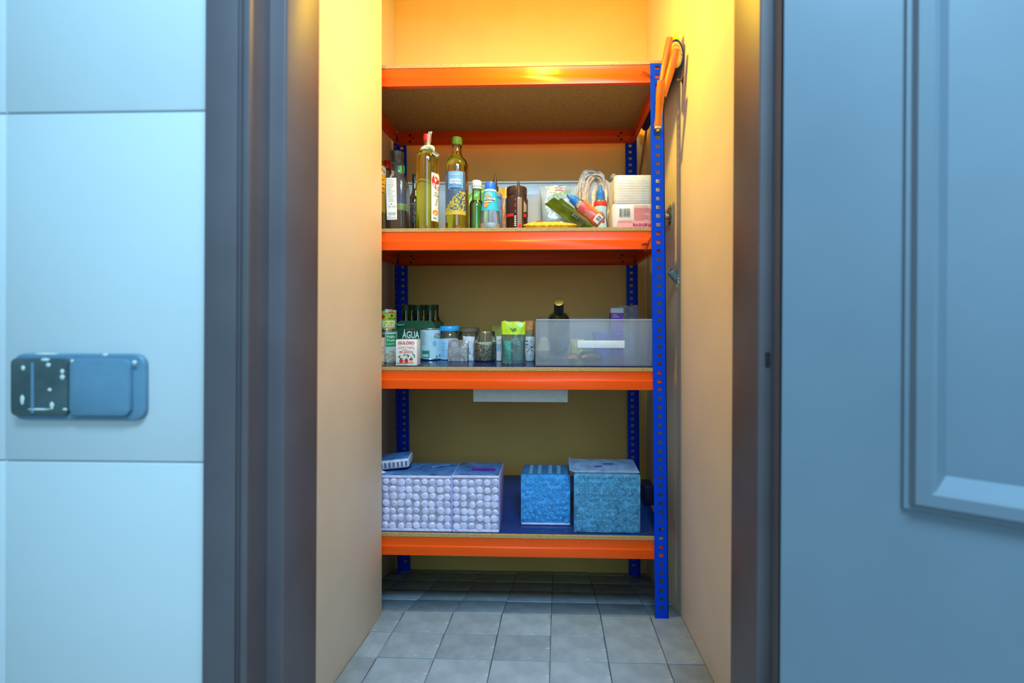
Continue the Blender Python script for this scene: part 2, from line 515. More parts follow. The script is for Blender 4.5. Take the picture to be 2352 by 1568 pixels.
# niche lamp: assumed bulb on a short drop from the ceiling, above the picture
LX, LY, LZ = -0.045, 1.07, 1.68
lamp = thing('assumed_pendant_bulb', 'assumed warm bare bulb hanging from the niche ceiling above the shelves', 'lamp', (LX, LY, ZC))
MB().lathe([(0.045, -0.03), (0.05, -0.02), (0.05, 0)], 24).build('ceiling_rose', mat('lamp_plastic', (0.7, 0.68, 0.6), 0.5), lamp)
MB().tube([(0, 0, -0.03), (0, 0, LZ - ZC + 0.11)], 0.003).build('cord', mat('lamp_plastic', (0.7, 0.7, 0.7)), lamp)
MB().lathe([(0.018, LZ - ZC + 0.055), (0.02, LZ - ZC + 0.06), (0.02, LZ - ZC + 0.11), (0.008, LZ - ZC + 0.125)], 20).build('socket', mat('lamp_plastic', (0.7, 0.7, 0.7)), lamp)
bl = bpy.data.lights.new('bulb_light', 'POINT')
bl.energy, bl.color, bl.shadow_soft_size = 18.5, (1.0, 0.61, 0.03), 0.028
bo = bpy.data.objects.new('bulb_light', bl); COL.objects.link(bo)
bo.parent = lamp; bo.location = (0, 0, LZ - ZC - 0.045)
MB().lathe([(0.001, -0.036), (0.016, -0.031), (0.028, -0.015), (0.031, 0.0), (0.028, 0.015), (0.018, 0.038), (0.016, 0.055)], 24,
           M=Matrix.Translation((0, 0, LZ - ZC))).build('bulb', mat('bulb_glass', (1.0, 0.70, 0.25), 0.3, emit=6.0), lamp)

# ================================================================ shelving rack
YF, YR = 1.220, 1.670
RXR = PX(1530, YF)                       # outer right edge at mid height
RXL = RXR - 0.899
PW = 0.0365
def lean(x, y, z): return (x - 0.0088 * (z - 0.75), y, z)
orange = mat('orange_enamel', (0.86, 0.085, 0.006), 0.25, var=0.03, scale=10, spec=0.25)
blue = mat('blue_enamel', (0.002, 0.058, 0.72), 0.5, var=0.05, scale=12, spec=0.08)
cb = chipboard()
ZB = [PZ(151, YF), PZ(531, YF), PZ(852.5, YF), PZ(1238, YF)]     # top of the four beam levels
ZTOP = ZB[0] + 0.001
rack = thing('shelving_rack', 'boltless shelving rack with blue perforated posts and four orange beam levels', 'shelf', (0, (YF + YR) / 2, 0))
roff = Vector(rack.location)
def rk(mb, name, m, parent=None, **kw):
    mb.map(lean); mb.map(lambda x, y, z: (x - roff.x, y - roff.y, z - roff.z))
    return mb.build(name, m, parent or rack, **kw)

def post(xout, sx, yout, sy, zb):
    """angle post: a face flange (XZ) and a side flange (YZ), both with a column of square holes"""
    mb = MB()
    pitch, hw, hh = 0.02375, 0.0112, 0.0098
    nz = int((ZTOP - zb - 0.01) / pitch)
    z0 = ZTOP - nz * pitch - 0.002
    zs = [zb]
    for i in range(nz):
        zc = z0 + pitch * (i + 0.35)
        zs += [zc, zc + hh]
    zs.append(ZTOP)
    us = [0, PW / 2 - hw / 2, PW / 2 + hw / 2, PW]
    for flange in (0, 1):
        idx = {}
        vs, fs = [], []
        def vid(u, z):
            if (u, z) not in idx:
                idx[(u, z)] = len(vs)
                vs.append((xout - sx * u, yout, z) if flange == 0 else (xout, yout - sy * u, z))
            return idx[(u, z)]
        for j in range(len(zs) - 1):
            for i in range(3):
                if i == 1 and j % 2 == 1: continue
                fs.append((vid(us[i], zs[j]), vid(us[i+1], zs[j]), vid(us[i+1], zs[j+1]), vid(us[i], zs[j+1])))
        n = len(vs)
        th = 0.0016
        back = [(x, y - sy * th, z) if flange == 0 else (x - sx * th, y, z) for x, y, z in vs]
        cnt = {}
        for f in fs:
            for a, b in zip(f, f[1:] + f[:1]): cnt.setdefault((min(a, b), max(a, b)), []).append((a, b))
        fb = [tuple(i + n for i in reversed(f)) for f in fs]
        fw = [(e[0][1], e[0][0], e[0][0] + n, e[0][1] + n) for e in cnt.values() if len(e) == 1]
        mb.add(vs + back, fs + fb + fw)
    return rk(mb, 'post', blue, smooth=False)
post(RXR, 1, YF, -1, 0.0)
post(RXL, -1, YF, -1, 0.0)
post(RXR, 1, YR, 1, floor_z(YR) + 0.002)
post(RXL, -1, YR, 1, floor_z(YR) + 0.002)

BH = 0.0505
def beam_prof(y0, sy):
    P = [(.003, 0), (.003, -.0235), (0, -.0265), (0, -BH), (.014, -BH), (.014, -BH + .0015), (.0018, -BH + .0015), (.0018, -.0255), (.0048, -.0225), (.0048, 0)]
    return [(y0 + sy * a, b) for a, b in P]
dark = mat('bolt_dark', (0.03, 0.012, 0.01), 0.5)
for lv, zt in enumerate(ZB):
    for (y0, sy) in ((YF + 0.002, 1), (YR - 0.002, -1)):
        mb = MB().prism([(y, zt + z) for y, z in beam_prof(y0, sy)], RXL + 0.004, RXR - 0.004, axis='x')
        bmn = rk(mb, 'beam', orange, bevel=0.0006, seg=1)
        if sy < 0 and lv < 3:
            for s in (-1, 1):
                xc = (RXL + 0.052) if s < 0 else (RXR - 0.052)
                for dx, dz in ((0, -.013), (0, -.037), (-s * 0.011, -.025)):
                    d = MB().lathe([(0.0042 if dx == 0 else 0.0028, 0), (0.0042 if dx == 0 else 0.0028, 0.0012)], 10,
                                   M=Matrix.Translation((xc + dx, y0 - 0.003 - 0.0022, zt + dz)) @ Matrix.Rotation(R(90), 4, 'X'))
                    rk(d, 'bolt', dark, bmn)
    for (x0, sx) in ((RXL + 0.002, 1), (RXR - 0.002, -1)):
        pr = [(x, zt + z) for x, z in beam_prof(x0, sx)]
        rk(MB().prism(pr, YF + 0.018, YR - 0.018, axis='y'), 'side_beam', orange, bevel=0.0006, seg=1)
    mb = MB().box(RXL + 0.0036, RXR - 0.0036, YF + 0.0035, YR - 0.0035, zt + 0.0002, zt + 0.0105)
    rk(mb, 'shelf_board', cb, bevel=0.0006, seg=1)
SB = [z + 0.0105 for z in ZB]            # board tops

# glossy liners on the two lower shelves
def liner(z, name, label, col, cat='shelf liner'):
    t = MB()
    x0, x1 = RXL + 0.006, RXR - 0.006
    t.grid(lambda u, v: (x0 + (x1 - x0) * u - 0.0088 * (z - 0.75), YF + 0.008 + (YR - YF - 0.02) * v,
                         0.0004 * noise.noise(Vector((u * 14, v * 6, z)))), 40, 16)
    cx, cy = (x0 + x1) / 2, (YF + YR) / 2
    t.map(lambda x, y, zz: (x - cx, y - cy, zz))
    o = t.build(name, mat(name, col, 0.12, var=0.12, scale=9, coat=0.6), solid=0.0004)
    o.location = (cx, cy, z + 0.0009)
    return tag(o, label, cat)
liner(SB[2], 'shelf_liner', 'glossy royal blue liner under the cans and jars', (0.03, 0.09, 0.42))
liner(SB[3], 'shelf_liner', 'glossy violet-blue liner under the bubble-wrapped boxes', (0.12, 0.15, 0.38))
Z2, Z3, Z4 = SB[1], SB[2] + 0.0018, SB[3] + 0.0018

# ================================================================ second shelf: bottles, jars, bags
def glassy(name, col, rough=0.03): return mat(name, col, rough, trans=1.0, var=0.02, ior=1.38, spec=0.6, coat=1.0)
class Item:
    """a standing thing measured in the photograph at its own depth: half-widths and heights in picture units"""
    def __init__(s, name, label, cat, px, Y, zb, group=None, rot=(0, 0, 0)):
        s.px, s.Y, s.zb, s.k = px, Y, zb, K(Y, px)
        x_ = PX(px, Y)
        if rot == (0, 0, 0): rot = (0, 0, math.atan2(-x_, Y))      # labels turned to the doorway
        s.root = thing(name, label, cat, (x_, Y, zb), rot, group)
    def z(s, py): return max(0.0, PZ(py, s.Y, s.px) - s.zb)
    def prof(s, pts): return [(max(r * s.k, 0.0004), 0.0 if y is None else s.z(y)) for r, y in pts]
    def lathe(s, name, pts, m, n=28, sq=None, parent=None, **kw):
        return MB().lathe(s.prof(pts), n, sq=sq).build(name, m, parent or s.root, **kw)
    def band(s, name, r, y0, y1, a0, a1, m, off=0.0005, parent=None):
        mb = MB(); label_band(mb, r * s.k, s.z(y0), s.z(y1), a0, a1, off=off)
        return mb.build(name, m, parent or s.root)
def ink(name, col): return mat('ink_' + name, col, 0.6, var=0.02)
W_ = ink('white', (0.85, 0.85, 0.83)); BK = ink('black', (0.02, 0.02, 0.02)); RD = ink('red', (0.72, 0.02, 0.02)); GR = ink('green', (0.02, 0.30, 0.07))
BL = ink('blue', (0.03, 0.12, 0.50)); YE = ink('yellow', (0.85, 0.60, 0.03)); GY = ink('grey', (0.25, 0.25, 0.27)); CY_ = ink('cyan', (0.02, 0.42, 0.62))
clear = film('clear_glass', (0.96, 0.97, 0.95), (0.7, 0.75, 0.7), 0.03)
clearp = film('clear_plastic', (0.94, 0.95, 0.95), (0.8, 0.82, 0.82), 0.14, rough=0.15)

# A yellow sunflower-oil bottle, half hidden by the pier
I = Item('oil_bottle', 'sunflower oil bottle with yellow label, half hidden by the pier', 'bottle', 848, 1.40, Z2)
oilm = glassy('sunflower_oil', (0.95, 0.62, 0.06))
I.lathe('body', [(34, None), (37, 518), (37, 440), (36, 400), (37, 395), (35, 380), (26, 360), (13, 345), (12, 335)], oilm)
I.lathe('cap', [(14, 336), (14, 322), (12, 320)], mat('red_cap', (0.75, 0.02, 0.02), 0.3))
I.band('label', 37.4, 490, 384, -1.3, 1.25, mat('yellow_label', (0.90, 0.55, 0.03), 0.4))
lb = I.band('emblem', 37.4, 404, 388, 0.35, 1.2, W_, off=0.0011)
mb = MB(); put_text(mb, 'Fu', 14 * I.k, wrap(37.4 * I.k, 0.86, 0.0018), bold=0.0003, dz=I.z(396)); mb.build('lettering', mat('ink_brown', (0.30, 0.03, 0.01)), I.root)
mb = MB(); put_lines(mb, wrap(37.4 * I.k, 0.8, 0.0012), -0.006, 0.014, I.z(450), I.z(412), 4, 0.002, nu=4); mb.build('print', mat('ink_brown', (0.3, 0.03, 0.01)), I.root)

# B clear bottle with a red cap behind
I = Item('glass_bottle', 'clear glass bottle with red screw cap behind the square bottle', 'bottle', 889, 1.53, Z2)
I.lathe('body', [(17, None), (18, 515), (18, 420), (15, 405), (8, 396), (7.5, 386)], clear)
I.lathe('oil', [(16, None), (17, 514), (17, 440)], glassy('pale_oil', (0.85, 0.80, 0.35)))
I.lathe('cap', [(9, 388), (9.4, 374), (8, 370)], mat('red_cap', (0.75, 0.02, 0.02), 0.3))

# C square bottle with black stopper and white text label, a little tilted
I = Item('square_bottle', 'square clear bottle with black stopper, white text label and dark vinegar', 'bottle', 915, 1.27, Z2, rot=(0, R(-1.0), 0))
I.lathe('body', [(22, None), (23.5, 520), (23.5, 432), (22, 424), (16, 412), (12, 402), (11, 380), (13, 376), (13, 372)], clear, n=32, sq=5)
I.lathe('vinegar', [(21, None), (22, 519), (22, 487)], mat('vinegar', (0.035, 0.014, 0.010), 0.08), n=32, sq=5)
I.lathe('stopper', [(13, 376), (14, 374), (13.5, 366), (14.5, 363), (15, 356), (15.5, 351), (13, 349)], mat('black_cap', (0.02, 0.016, 0.014), 0.35))
fr = flat(-23.4 * I.k, 0.001)
mb = MB().prism(rrect(-17 * I.k, 6 * I.k, I.z(509), I.z(415), 0.0015), -23.3 * I.k - 0.0002, -23.3 * I.k - 0.0008, axis='y')
mb.build('label', mat('paper_label', (0.78, 0.78, 0.76), 0.5), I.root)
mb = MB()
put_lines(mb, fr, -15 * I.k, 4 * I.k, I.z(458), I.z(417), 11, 0.0009, 3)
put_lines(mb, fr, -12 * I.k, 1 * I.k, I.z(470), I.z(458), 4, 0.0008, 5)
put_barcode(mb, fr, -13.5 * I.k, 3.5 * I.k, I.z(499), I.z(492), 18)
put_text(mb, '250 ml e', 7 * I.k, fr, dx=-5 * I.k, dz=I.z(504.5))
put_text(mb, 'SG 1304', 5 * I.k, fr, dx=-5 * I.k, dz=I.z(480))
put_disc(mb, fr, -6 * I.k, I.z(474), 1.6 * I.k)
mb.build('print', GY, I.root)

# D bottle with a green cap behind
I = Item('glass_bottle', 'clear glass bottle with bright green cap behind the square bottle', 'bottle', 921, 1.47, Z2)
I.lathe('body', [(14, None), (15, 518), (15, 420), (12, 405), (7, 400), (6.5, 394)], clear)
I.lathe('cap', [(8, 398), (8.4, 383), (7, 379)], mat('green_cap', (0.02, 0.55, 0.06), 0.3))
I.band('label', 15.2, 516, 470, -1.2, 1.2, mat('green_yellow_label', (0.25, 0.45, 0.05), 0.4))

# E small dark bottle
I = Item('dark_bottle', 'small dark brown bottle between the square bottle and the ribboned oil bottle', 'bottle', 953, 1.43, Z2)
I.lathe('body', [(13, None), (14, 520), (14, 470), (12, 455), (6.5, 440), (5.5, 418)], glassy('dark_glass', (0.16, 0.06, 0.02)))
I.lathe('cap', [(6, 420), (6.3, 403), (5, 401)], mat('black_cap', (0.02, 0.016, 0.014), 0.35))
I.band('label', 14.3, 515, 466, -1.3, 0.9, mat('dark_label', (0.05, 0.045, 0.05), 0.4))
mb = MB()
rg = random.Random(4)
for i in range(26): put_disc(mb, wrap(14.3 * I.k, -0.3), rg.uniform(-7, 7) * I.k, I.z(rg.uniform(468, 512)), rg.uniform(.4, 1.0) * I.k, n=6)
mb.build('print', ink('cream', (0.7, 0.6, 0.35)), I.root)
mb = MB(); put_disc(mb, wrap(6.2 * I.k, 0.3, 0.002), 1 * I.k, I.z(419), 2 * I.k, 2.5 * I.k); mb.build('tear_strip', W_, I.root)

# F olive-oil bottle with red cap and a white ribbon
olive = glassy('olive_oil', (0.88, 0.60, 0.04), 0.02)
I = Item('olive_oil_bottle', 'tall olive oil bottle with red cap and a white cloth tied round the neck', 'bottle', 982, 1.285, Z2)
I.lathe('body', [(23.5, None), (25.5, 520), (25.5, 372), (24.5, 362), (21.5, 353), (15, 346), (9, 341), (8, 334), (8, 324)], olive, n=36)
c_ = I.lathe('cap', [(9, 325), (9.3, 314), (8.8, 310), (6, 309)], mat('red_cap', (0.75, 0.02, 0.02), 0.3))
I.band('label', 25.7, 511, 402, 0.33, 1.5, mat('paper_label', (0.78, 0.78, 0.76), 0.5))
r_ = 25.7 * I.k
mb = MB(); put_disc(mb, wrap(r_, 0.95, 0.0010), 0, I.z(420), 15 * I.k, 19 * I.k, n=24); mb.build('emblem', RD, I.root)
mb = MB(); put_disc(mb, wrap(r_, 0.95, 0.0016), 2 * I.k, I.z(418), 10.5 * I.k, 14 * I.k, n=24); mb.build('emblem_centre', W_, I.root)
mb = MB(); put_disc(mb, wrap(r_, 0.95, 0.0022), 0 * I.k, I.z(421), 8 * I.k, 4 * I.k, rot=0.6); put_disc(mb, wrap(r_, 0.95, 0.0022), -4 * I.k, I.z(413), 5 * I.k, 2 * I.k, rot=-0.5)
mb.build('pepper_motif', RD, I.root)
mb = MB(); put_text(mb, 'AZ', 7 * I.k, wrap(r_, 0.75, 0.0012), dz=I.z(447)); put_text(mb, 'VIRGEM', 6 * I.k, wrap(r_, 0.85, 0.0012), dz=I.z(453))
put_text(mb, 'SUAVE', 6 * I.k, wrap(r_, 0.85, 0.0012), dz=I.z(467), rot=1.2); mb.build('lettering', ink('olive', (0.12, 0.14, 0.03)), I.root)
mb = MB(); put_disc(mb, wrap(r_, 0.72, 0.0014), 0, I.z(491), 8 * I.k, 6 * I.k); mb.build('food_picture', ink('orange', (0.75, 0.30, 0.06)), I.root)
mb = MB(); put_rect(mb, wrap(r_, 0.55, 0.0014), -1 * I.k, 2 * I.k, I.z(506), I.z(502)); put_rect(mb, wrap(r_, 0.68, 0.0014), 0, 2.5 * I.k, I.z(506.5), I.z(502.5)); mb.build('score_patch', GR, I.root)
rib = thing('cloth_tie', 'pale torn cloth strip knotted round the neck of the red-capped oil bottle', 'cloth', (I.root.location.x, I.Y, Z2 + I.z(345)))
clo = mat('pale_cloth', (0.66, 0.68, 0.60), 0.85, var=0.12, scale=150, bump=0.5, bscale=500)
def strip(name, pts, wd, fold=0.25):
    pts = [Vector(p) for p in pts]
    mb = MB()
    def fn(u, v):
        t = u * (len(pts) - 1); i = min(int(t), len(pts) - 2); p = pts[i].lerp(pts[i + 1], t - i)
        d = (pts[i + 1] - pts[i]).normalized(); n_ = d.cross(Vector((0, -1, 0))).normalized()
        ww = wd * (1 + 0.25 * math.sin(7 * u))
        return p + n_ * (v - 0.5) * ww + Vector((0, -1, 0)) * ww * fold * math.cos((v - 0.5) * 7 + u * 5)
    mb.grid(fn, 14, 6)
    return mb.build(name, clo, rib, solid=0.0006)
k = I.k
mb = MB()
for dz_, rr in ((0, 13), (4, 12)):
    mb.tube([(rr * k * math.cos(a), rr * k * math.sin(a), dz_ * k + 4 * k * math.sin(a * 1.0 + 1) * 0.6) for a in [2 * math.pi * i / 18 for i in range(19)]], [4.2 * k] * 19, 8)
mb.build('neck_wrap', clo, rib)
mb = MB().lathe([(0.1 * k, -5 * k), (4.5 * k, -3 * k), (5.5 * k, 0), (4 * k, 3.5 * k), (0.1 * k, 5 * k)], 12, M=Matrix.Translation((6 * k, -13 * k, 3 * k)) @ Matrix.Rotation(R(35), 4, 'Y'))
mb.build('knot', clo, rib)
strip('loose_end', [(4*k, -14*k, 4*k), (7*k, -14*k, 14*k), (9*k, -13*k, 26*k), (10*k, -12*k, 38*k)], 7.5 * k)
strip('loose_end', [(6*k, -15*k, 3*k), (14*k, -16*k, -5*k), (20*k, -16*k, -13*k), (29*k, -15*k, -19*k)], 9 * k)
strip('loose_end', [(4*k, -14*k, 3*k), (-3*k, -15*k, 0*k), (-9*k, -13*k, -5*k), (-12*k, -11*k, -10*k)], 9 * k)

# G olive-oil bottle with green cap and blue label
I = Item('olive_oil_bottle', 'tall olive oil bottle with green cap and blue label', 'bottle', 1050, 1.285, Z2)
I.lathe('body', [(24.5, None), (26.5, 520), (26.5, 388), (25, 378), (21, 369), (14, 362), (11, 355), (10.3, 345), (10.3, 333)], glassy('olive_oil_dark', (0.78, 0.42, 0.02), 0.02), n=36)
I.lathe('cap', [(11.5, 334), (12, 331), (11.6, 321), (12, 319), (10.5, 317)], mat('olive_cap', (0.07, 0.16, 0.015), 0.22))
I.lathe('neck_ring', [(10.8, 337), (11.2, 336), (11.2, 334.5)], mat('dark_foil', (0.08, 0.05, 0.01), 0.3, metal=0.6))
r_ = 26.7 * I.k
I.band('label', 26.7, 498, 400, -1.25, 0.75, mat('slate_label', (0.055, 0.10, 0.21), 0.4))
mb = MB(); put_rect(mb, wrap(r_, -0.15, 0.0010), -17 * I.k, 17 * I.k, I.z(437), I.z(401), 10); put_disc(mb, wrap(r_, -0.15, 0.0010), 0, I.z(437), 17 * I.k, 8 * I.k, n=20)
mb.build('shield_panel', mat('label_blue', (0.14, 0.36, 0.62), 0.45), I.root)
mb = MB(); put_text(mb, 'continente', 4.5 * I.k, wrap(r_, -0.18, 0.0018), dz=I.z(408)); put_text(mb, 'Azeite', 9 * I.k, wrap(r_, -0.18, 0.0018), bold=0.0002, dz=I.z(420)); put_text(mb, 'Virgem', 9 * I.k, wrap(r_, -0.18, 0.0018), bold=0.0002, dz=I.z(426.5))
mb.build('lettering', W_, I.root)
mb = MB(); put_text(mb, '100% Portugues', 4.6 * I.k, wrap(r_, -0.15, 0.0018), dz=I.z(432)); put_rect(mb, wrap(r_, -0.15, 0.0018), -9 * I.k, 9 * I.k, I.z(438.6), I.z(437.4), 6); mb.build('lettering', BL, I.root)
mb = MB(); rg = random.Random(9)
for i in range(170):
    u = rg.uniform(-1, 1); top = 447 + 26 * max(0, 0.55 - u) ** 1.2
    put_disc(mb, wrap(r_, -0.25, 0.0012 + 0.0003 * rg.random()), u * 25 * I.k, I.z(rg.uniform(top, 490)), rg.uniform(1.2, 2.6) * I.k, n=7)
mb.build('olive_picture', mat('ink_olive_yellow', (0.42, 0.36, 0.05), 0.6, var=0.6, scale=300), I.root)
I.band('label_foot', 26.7, 498, 489, -1.25, 0.75, mat('label_gold', (0.55, 0.38, 0.05), 0.35), off=0.0014)

# H small green bottle with white cap
I = Item('vinegar_bottle', 'small green bottle with white ribbed screw cap', 'bottle', 1095, 1.30, Z2)
I.lathe('body', [(16, None), (17, 519), (17, 474), (15.5, 466), (10.5, 460), (10, 445), (10.5, 433)], clear, n=28)
I.lathe('liquid', [(15, None), (16, 518), (16, 474), (14.5, 467), (10, 461)], glassy('green_vinegar', (0.06, 0.30, 0.04)))
cp = I.lathe('cap', [(11, 435), (11.6, 433), (11.6, 429), (11, 428.4), (11.4, 427), (11.2, 423), (11.6, 421), (11.2, 418), (9, 415.5)], mat('white_cap', (0.80, 0.79, 0.76), 0.4))
I.lathe('cap_ring', [(11.8, 430.2), (11.8, 429.3)], BK)

# I salt shaker bottle
I = Item('salt_bottle', 'tapered clear salt bottle with blue flip cap and cyan sun label', 'bottle', 1126, 1.25, Z2)
I.lathe('body', [(22, None), (23.5, 521), (23.3, 505), (20.5, 485), (13, 438), (12, 436)], clearp)
I.lathe('salt', [(21, None), (22.5, 520), (22.4, 515)], mat('salt', (0.82, 0.80, 0.76), 0.9))
I.lathe('cap', [(12.8, 437), (12.6, 430), (11.6, 421), (10, 419), (4, 418)], mat('blue_cap', (0.02, 0.14, 0.75), 0.3))
I.lathe('cap_tab', [(5, 420), (6, 418.5), (4, 417.3)], mat('blue_cap', (0.02, 0.14, 0.75), 0.3))
def cone_place(a0=0.0, off=0.0010):
    r0, r1, y0, y1 = 20.9 * I.k, 13.4 * I.k, I.z(487), I.z(438)
    kk = I.k
    def fn(u, w):
        t = (w - y0) / (y1 - y0); r = r0 + (r1 - r0) * t
        a = a0 + u / r
        return ((r + off) * math.sin(a), -(r + off) * math.cos(a), w)
    return fn
def cone_band(nm, ya, yb, hw, m, off, a0=0.0):
    mb = MB(); f_ = cone_place(a0, off)
    mb.grid(lambda u, v: f_((u * 2 - 1) * hw * (20.9 - 7.5 * v * (ya - yb) / 49) / 20.9, I.z(ya) + (I.z(yb) - I.z(ya)) * v), 16, 6)
    return mb.build(nm, m, I.root)
cone_band('label', 487, 441, 20.9 * I.k * 2.2, mat('ink_cyan', (0.02, 0.42, 0.62)), 0.0008)
cone_band('label_band', 441, 437.5, 20.9 * I.k * 1.55, W_, 0.0009)
mb = MB(); f_ = cone_place(0, 0.0016)
put_disc(mb, f_, -7 * I.k, I.z(457), 5.5 * I.k, 6 * I.k)
put_disc(mb, f_, -9 * I.k, I.z(474), 5 * I.k, 7 * I.k, rot=-0.4)
mb.build('sun_motif', ink('orange', (0.85, 0.33, 0.02)), I.root)
mb = MB()
for i in range(7):
    a = R(20 + 22 * i); put_disc(mb, cone_place(0, 0.0014), (-5 + 8 * math.cos(a)) * I.k, I.z(455) + 8 * math.sin(a) * I.k, 3 * I.k, 0.6 * I.k, rot=a)
mb.build('sun_rays', ink('peach', (0.85, 0.60, 0.45)), I.root)
mb = MB(); put_rect(mb, cone_place(0, 0.0020), -12 * I.k, 9 * I.k, I.z(464), I.z(457.5), 6); mb.build('name_panel', ink('navy', (0.06, 0.07, 0.32)), I.root)
mb = MB(); put_text(mb, 'DOMAR', 7 * I.k, cone_place(0, 0.0026), bold=0.0002, dx=-1.5 * I.k, dz=I.z(460.7)); mb.build('lettering', W_, I.root)
mb = MB(); put_rect(mb, cone_place(0, 0.0020), -14 * I.k, 4 * I.k, I.z(468.5), I.z(465), 6); mb.build('ribbon_print', YE, I.root)

# J spout bottle behind with blue label
I = Item('spout_bottle', 'brown spout bottle with blue label behind the salt bottle', 'bottle', 1137, 1.39, Z2)
I.lathe('body', [(15, None), (16, 520), (16, 450), (14, 444), (8, 441)], mat('caramel_plastic', (0.50, 0.20, 0.04), 0.25))
I.lathe('spout', [(8, 442), (8, 429), (5.5, 427), (4.4, 418), (1.6, 401), (1.0, 400)], mat('brown_cap', (0.055, 0.025, 0.015), 0.35))
I.band('label', 16.2, 522, 447, -1.4, 1.5, mat('sky_label', (0.13, 0.27, 0.62), 0.4))
mb = MB(); put_text(mb, 'NA', 9 * I.k, wrap(16.2 * I.k, 0.7), bold=0.0002, dz=I.z(457)); mb.build('lettering', BK, I.root)
mb = MB(); put_disc(mb, wrap(16.2 * I.k, 0.8), 0, I.z(480), 3.5 * I.k, 1.3 * I.k, rot=0.7); put_disc(mb, wrap(16.2 * I.k, 0.8), 2 * I.k, I.z(476), 2 * I.k, 1 * I.k, rot=1.2); mb.build('red_motif', RD, I.root)

# K pouch with orange top
def upright_bag(name, label, cat, x0, x1, y0, zb, Y, dep, m, wr=0.25, seed=0, topm=None, ysplit=None, rot=(0, 0, 0), pinch=0.12):
    pxc = (x0 + x1) / 2
    k = K(Y, pxc); W = (x1 - x0) * k; H = PZ(y0, Y, pxc) - zb
    root = thing(name, label, cat, (PX(pxc, Y), Y, zb), rot)
    def surf(t0, t1, off=0.0):
        mb = MB()
        def fn(u, v):
            a = 2 * math.pi * u; t = t0 + (t1 - t0) * v
            d = dep / 2 * (max(0.02, 1 - t ** 2.5)) + 0.0006
            c, s_ = math.cos(a), math.sin(a)
            n_ = noise.noise(Vector((c * 2 + seed, s_ * 2, t * 4)))
            x = (W / 2 + off) * math.copysign(abs(c) ** 0.6, c) * (1 - pinch * math.sin(math.pi * t)) + n_ * W * 0.03 * wr * 3
            y = (d + off) * math.copysign(abs(s_) ** 0.8, s_) * (1 + wr * n_)
            z = t * H + (noise.noise(Vector((x * 60, seed, 0))) * H * 0.04 if t > 0.9 else 0)
            return (x, y, max(0, z))
        mb.grid(fn, 36, 14)
        return mb
    if topm:
        ts = (PZ(ysplit, Y, pxc) - zb) / H
        surf(0, ts).build('pouch', m, root, ang=70); surf(ts - 0.005, 1.0, 0.0004).build('printed_top', topm, root, ang=70)
    else:
        surf(0, 1).build('pouch', m, root, ang=70)
    return root, k, W, H
upright_bag('seasoning_pouch', 'clear pouch with orange top between the spout bottle and the dark jar', 'bag', 1142, 1166, 432, Z2, 1.45, 0.03,
            mat('tan_contents', (0.42, 0.22, 0.10), 0.35, var=0.3, scale=60), topm=mat('orange_film', (0.85, 0.42, 0.01), 0.25, bump=0.4, bscale=90), ysplit=456)

# L green plastic lid standing behind
I = Item('plastic_plate', 'bright green round plastic plate standing behind the white-capped bottle', 'plate', 1124, 1.47, Z2)
mb = MB().lathe([(63 * I.k, 0), (64 * I.k, 0.004), (60 * I.k, 0.009), (50 * I.k, 0.010), (47 * I.k, 0.007), (0.5 * I.k, 0.007)], 40,
                M=Matrix.Translation((0, 0.01, 64 * I.k)) @ Matrix.Rotation(R(84), 4, 'X'))
mb.build('plate_disc', mat('lime_plastic', (0.22, 0.62, 0.02), 0.3), I.root)

# M dark jar
I = Item('spice_jar', 'wide brown jar with black lid behind the slim spout bottle', 'jar', 1187, 1.34, Z2)
I.lathe('body', [(24, None), (25, 519), (25, 462), (24.5, 456), (21, 449)], film('brown_glass', (0.55, 0.36, 0.25), (0.10, 0.04, 0.02), 0.45))
I.lathe('contents', [(23, None), (24, 518), (24, 500)], mat('spice', (0.18, 0.07, 0.03), 0.8, var=0.5, scale=200))
I.lathe('lid', [(23, 451), (23.6, 449), (23.6, 436), (22.5, 432), (20, 431)], mat('brown_lid', (0.045, 0.020, 0.012), 0.3))
I.band('label', 25.2, 500, 460, -1.5, 1.5, mat('dark_label2', (0.045, 0.02, 0.018), 0.4))
I.band('red_band', 25.2, 502, 495, -1.2, -0.2, RD, off=0.001)
I.band('red_patch', 25.2, 502, 495, 0.65, 0.95, RD, off=0.001)
mb = MB(); [put_rect(mb, wrap(25.2 * I.k, 0.85, 0.0012), (-5 + 2 * q) * I.k, (-4 + 2 * q) * I.k, I.z(492 - q), I.z(466 + 2 * q)) for q in range(5)]; mb.build('lettering', ink('cream', (0.7, 0.6, 0.35)), I.root)

# N slim spout bottle in front
I = Item('spout_bottle', 'slim clear sauce bottle with brown pointed spout in front of the dark jar', 'bottle', 1191, 1.25, Z2)
I.lathe('body', [(10.5, None), (11.3, 521), (11.3, 457), (10.5, 454)], film('sauce_bottle', (0.8, 0.62, 0.5), (0.50, 0.34, 0.24), 0.55))
I.lathe('spout', [(10.8, 455), (11, 452), (10.6, 442.5), (7, 441), (5.5, 436), (2.2, 418), (1.3, 416)], mat('brown_cap', (0.055, 0.025, 0.015), 0.35))
I.band('label', 11.4, 523, 455, -1.75, -0.25, mat('dark_label2', (0.045, 0.02, 0.018), 0.4))
I.band('back_label', 11.4, 523, 455, 0.75, 1.75, mat('dark_label2', (0.045, 0.02, 0.018), 0.4))
mb = MB()
for yy in (460, 471, 474, 487): put_disc(mb, wrap(11.4 * I.k, -0.65, 0.0012), 0, I.z(yy), 1.8 * I.k, 3.2 * I.k)
put_rect(mb, wrap(11.4 * I.k, 0.2, 0.0010), -3 * I.k, 4 * I.k, I.z(523), I.z(516), 3)
mb.build('red_motif', RD, I.root)
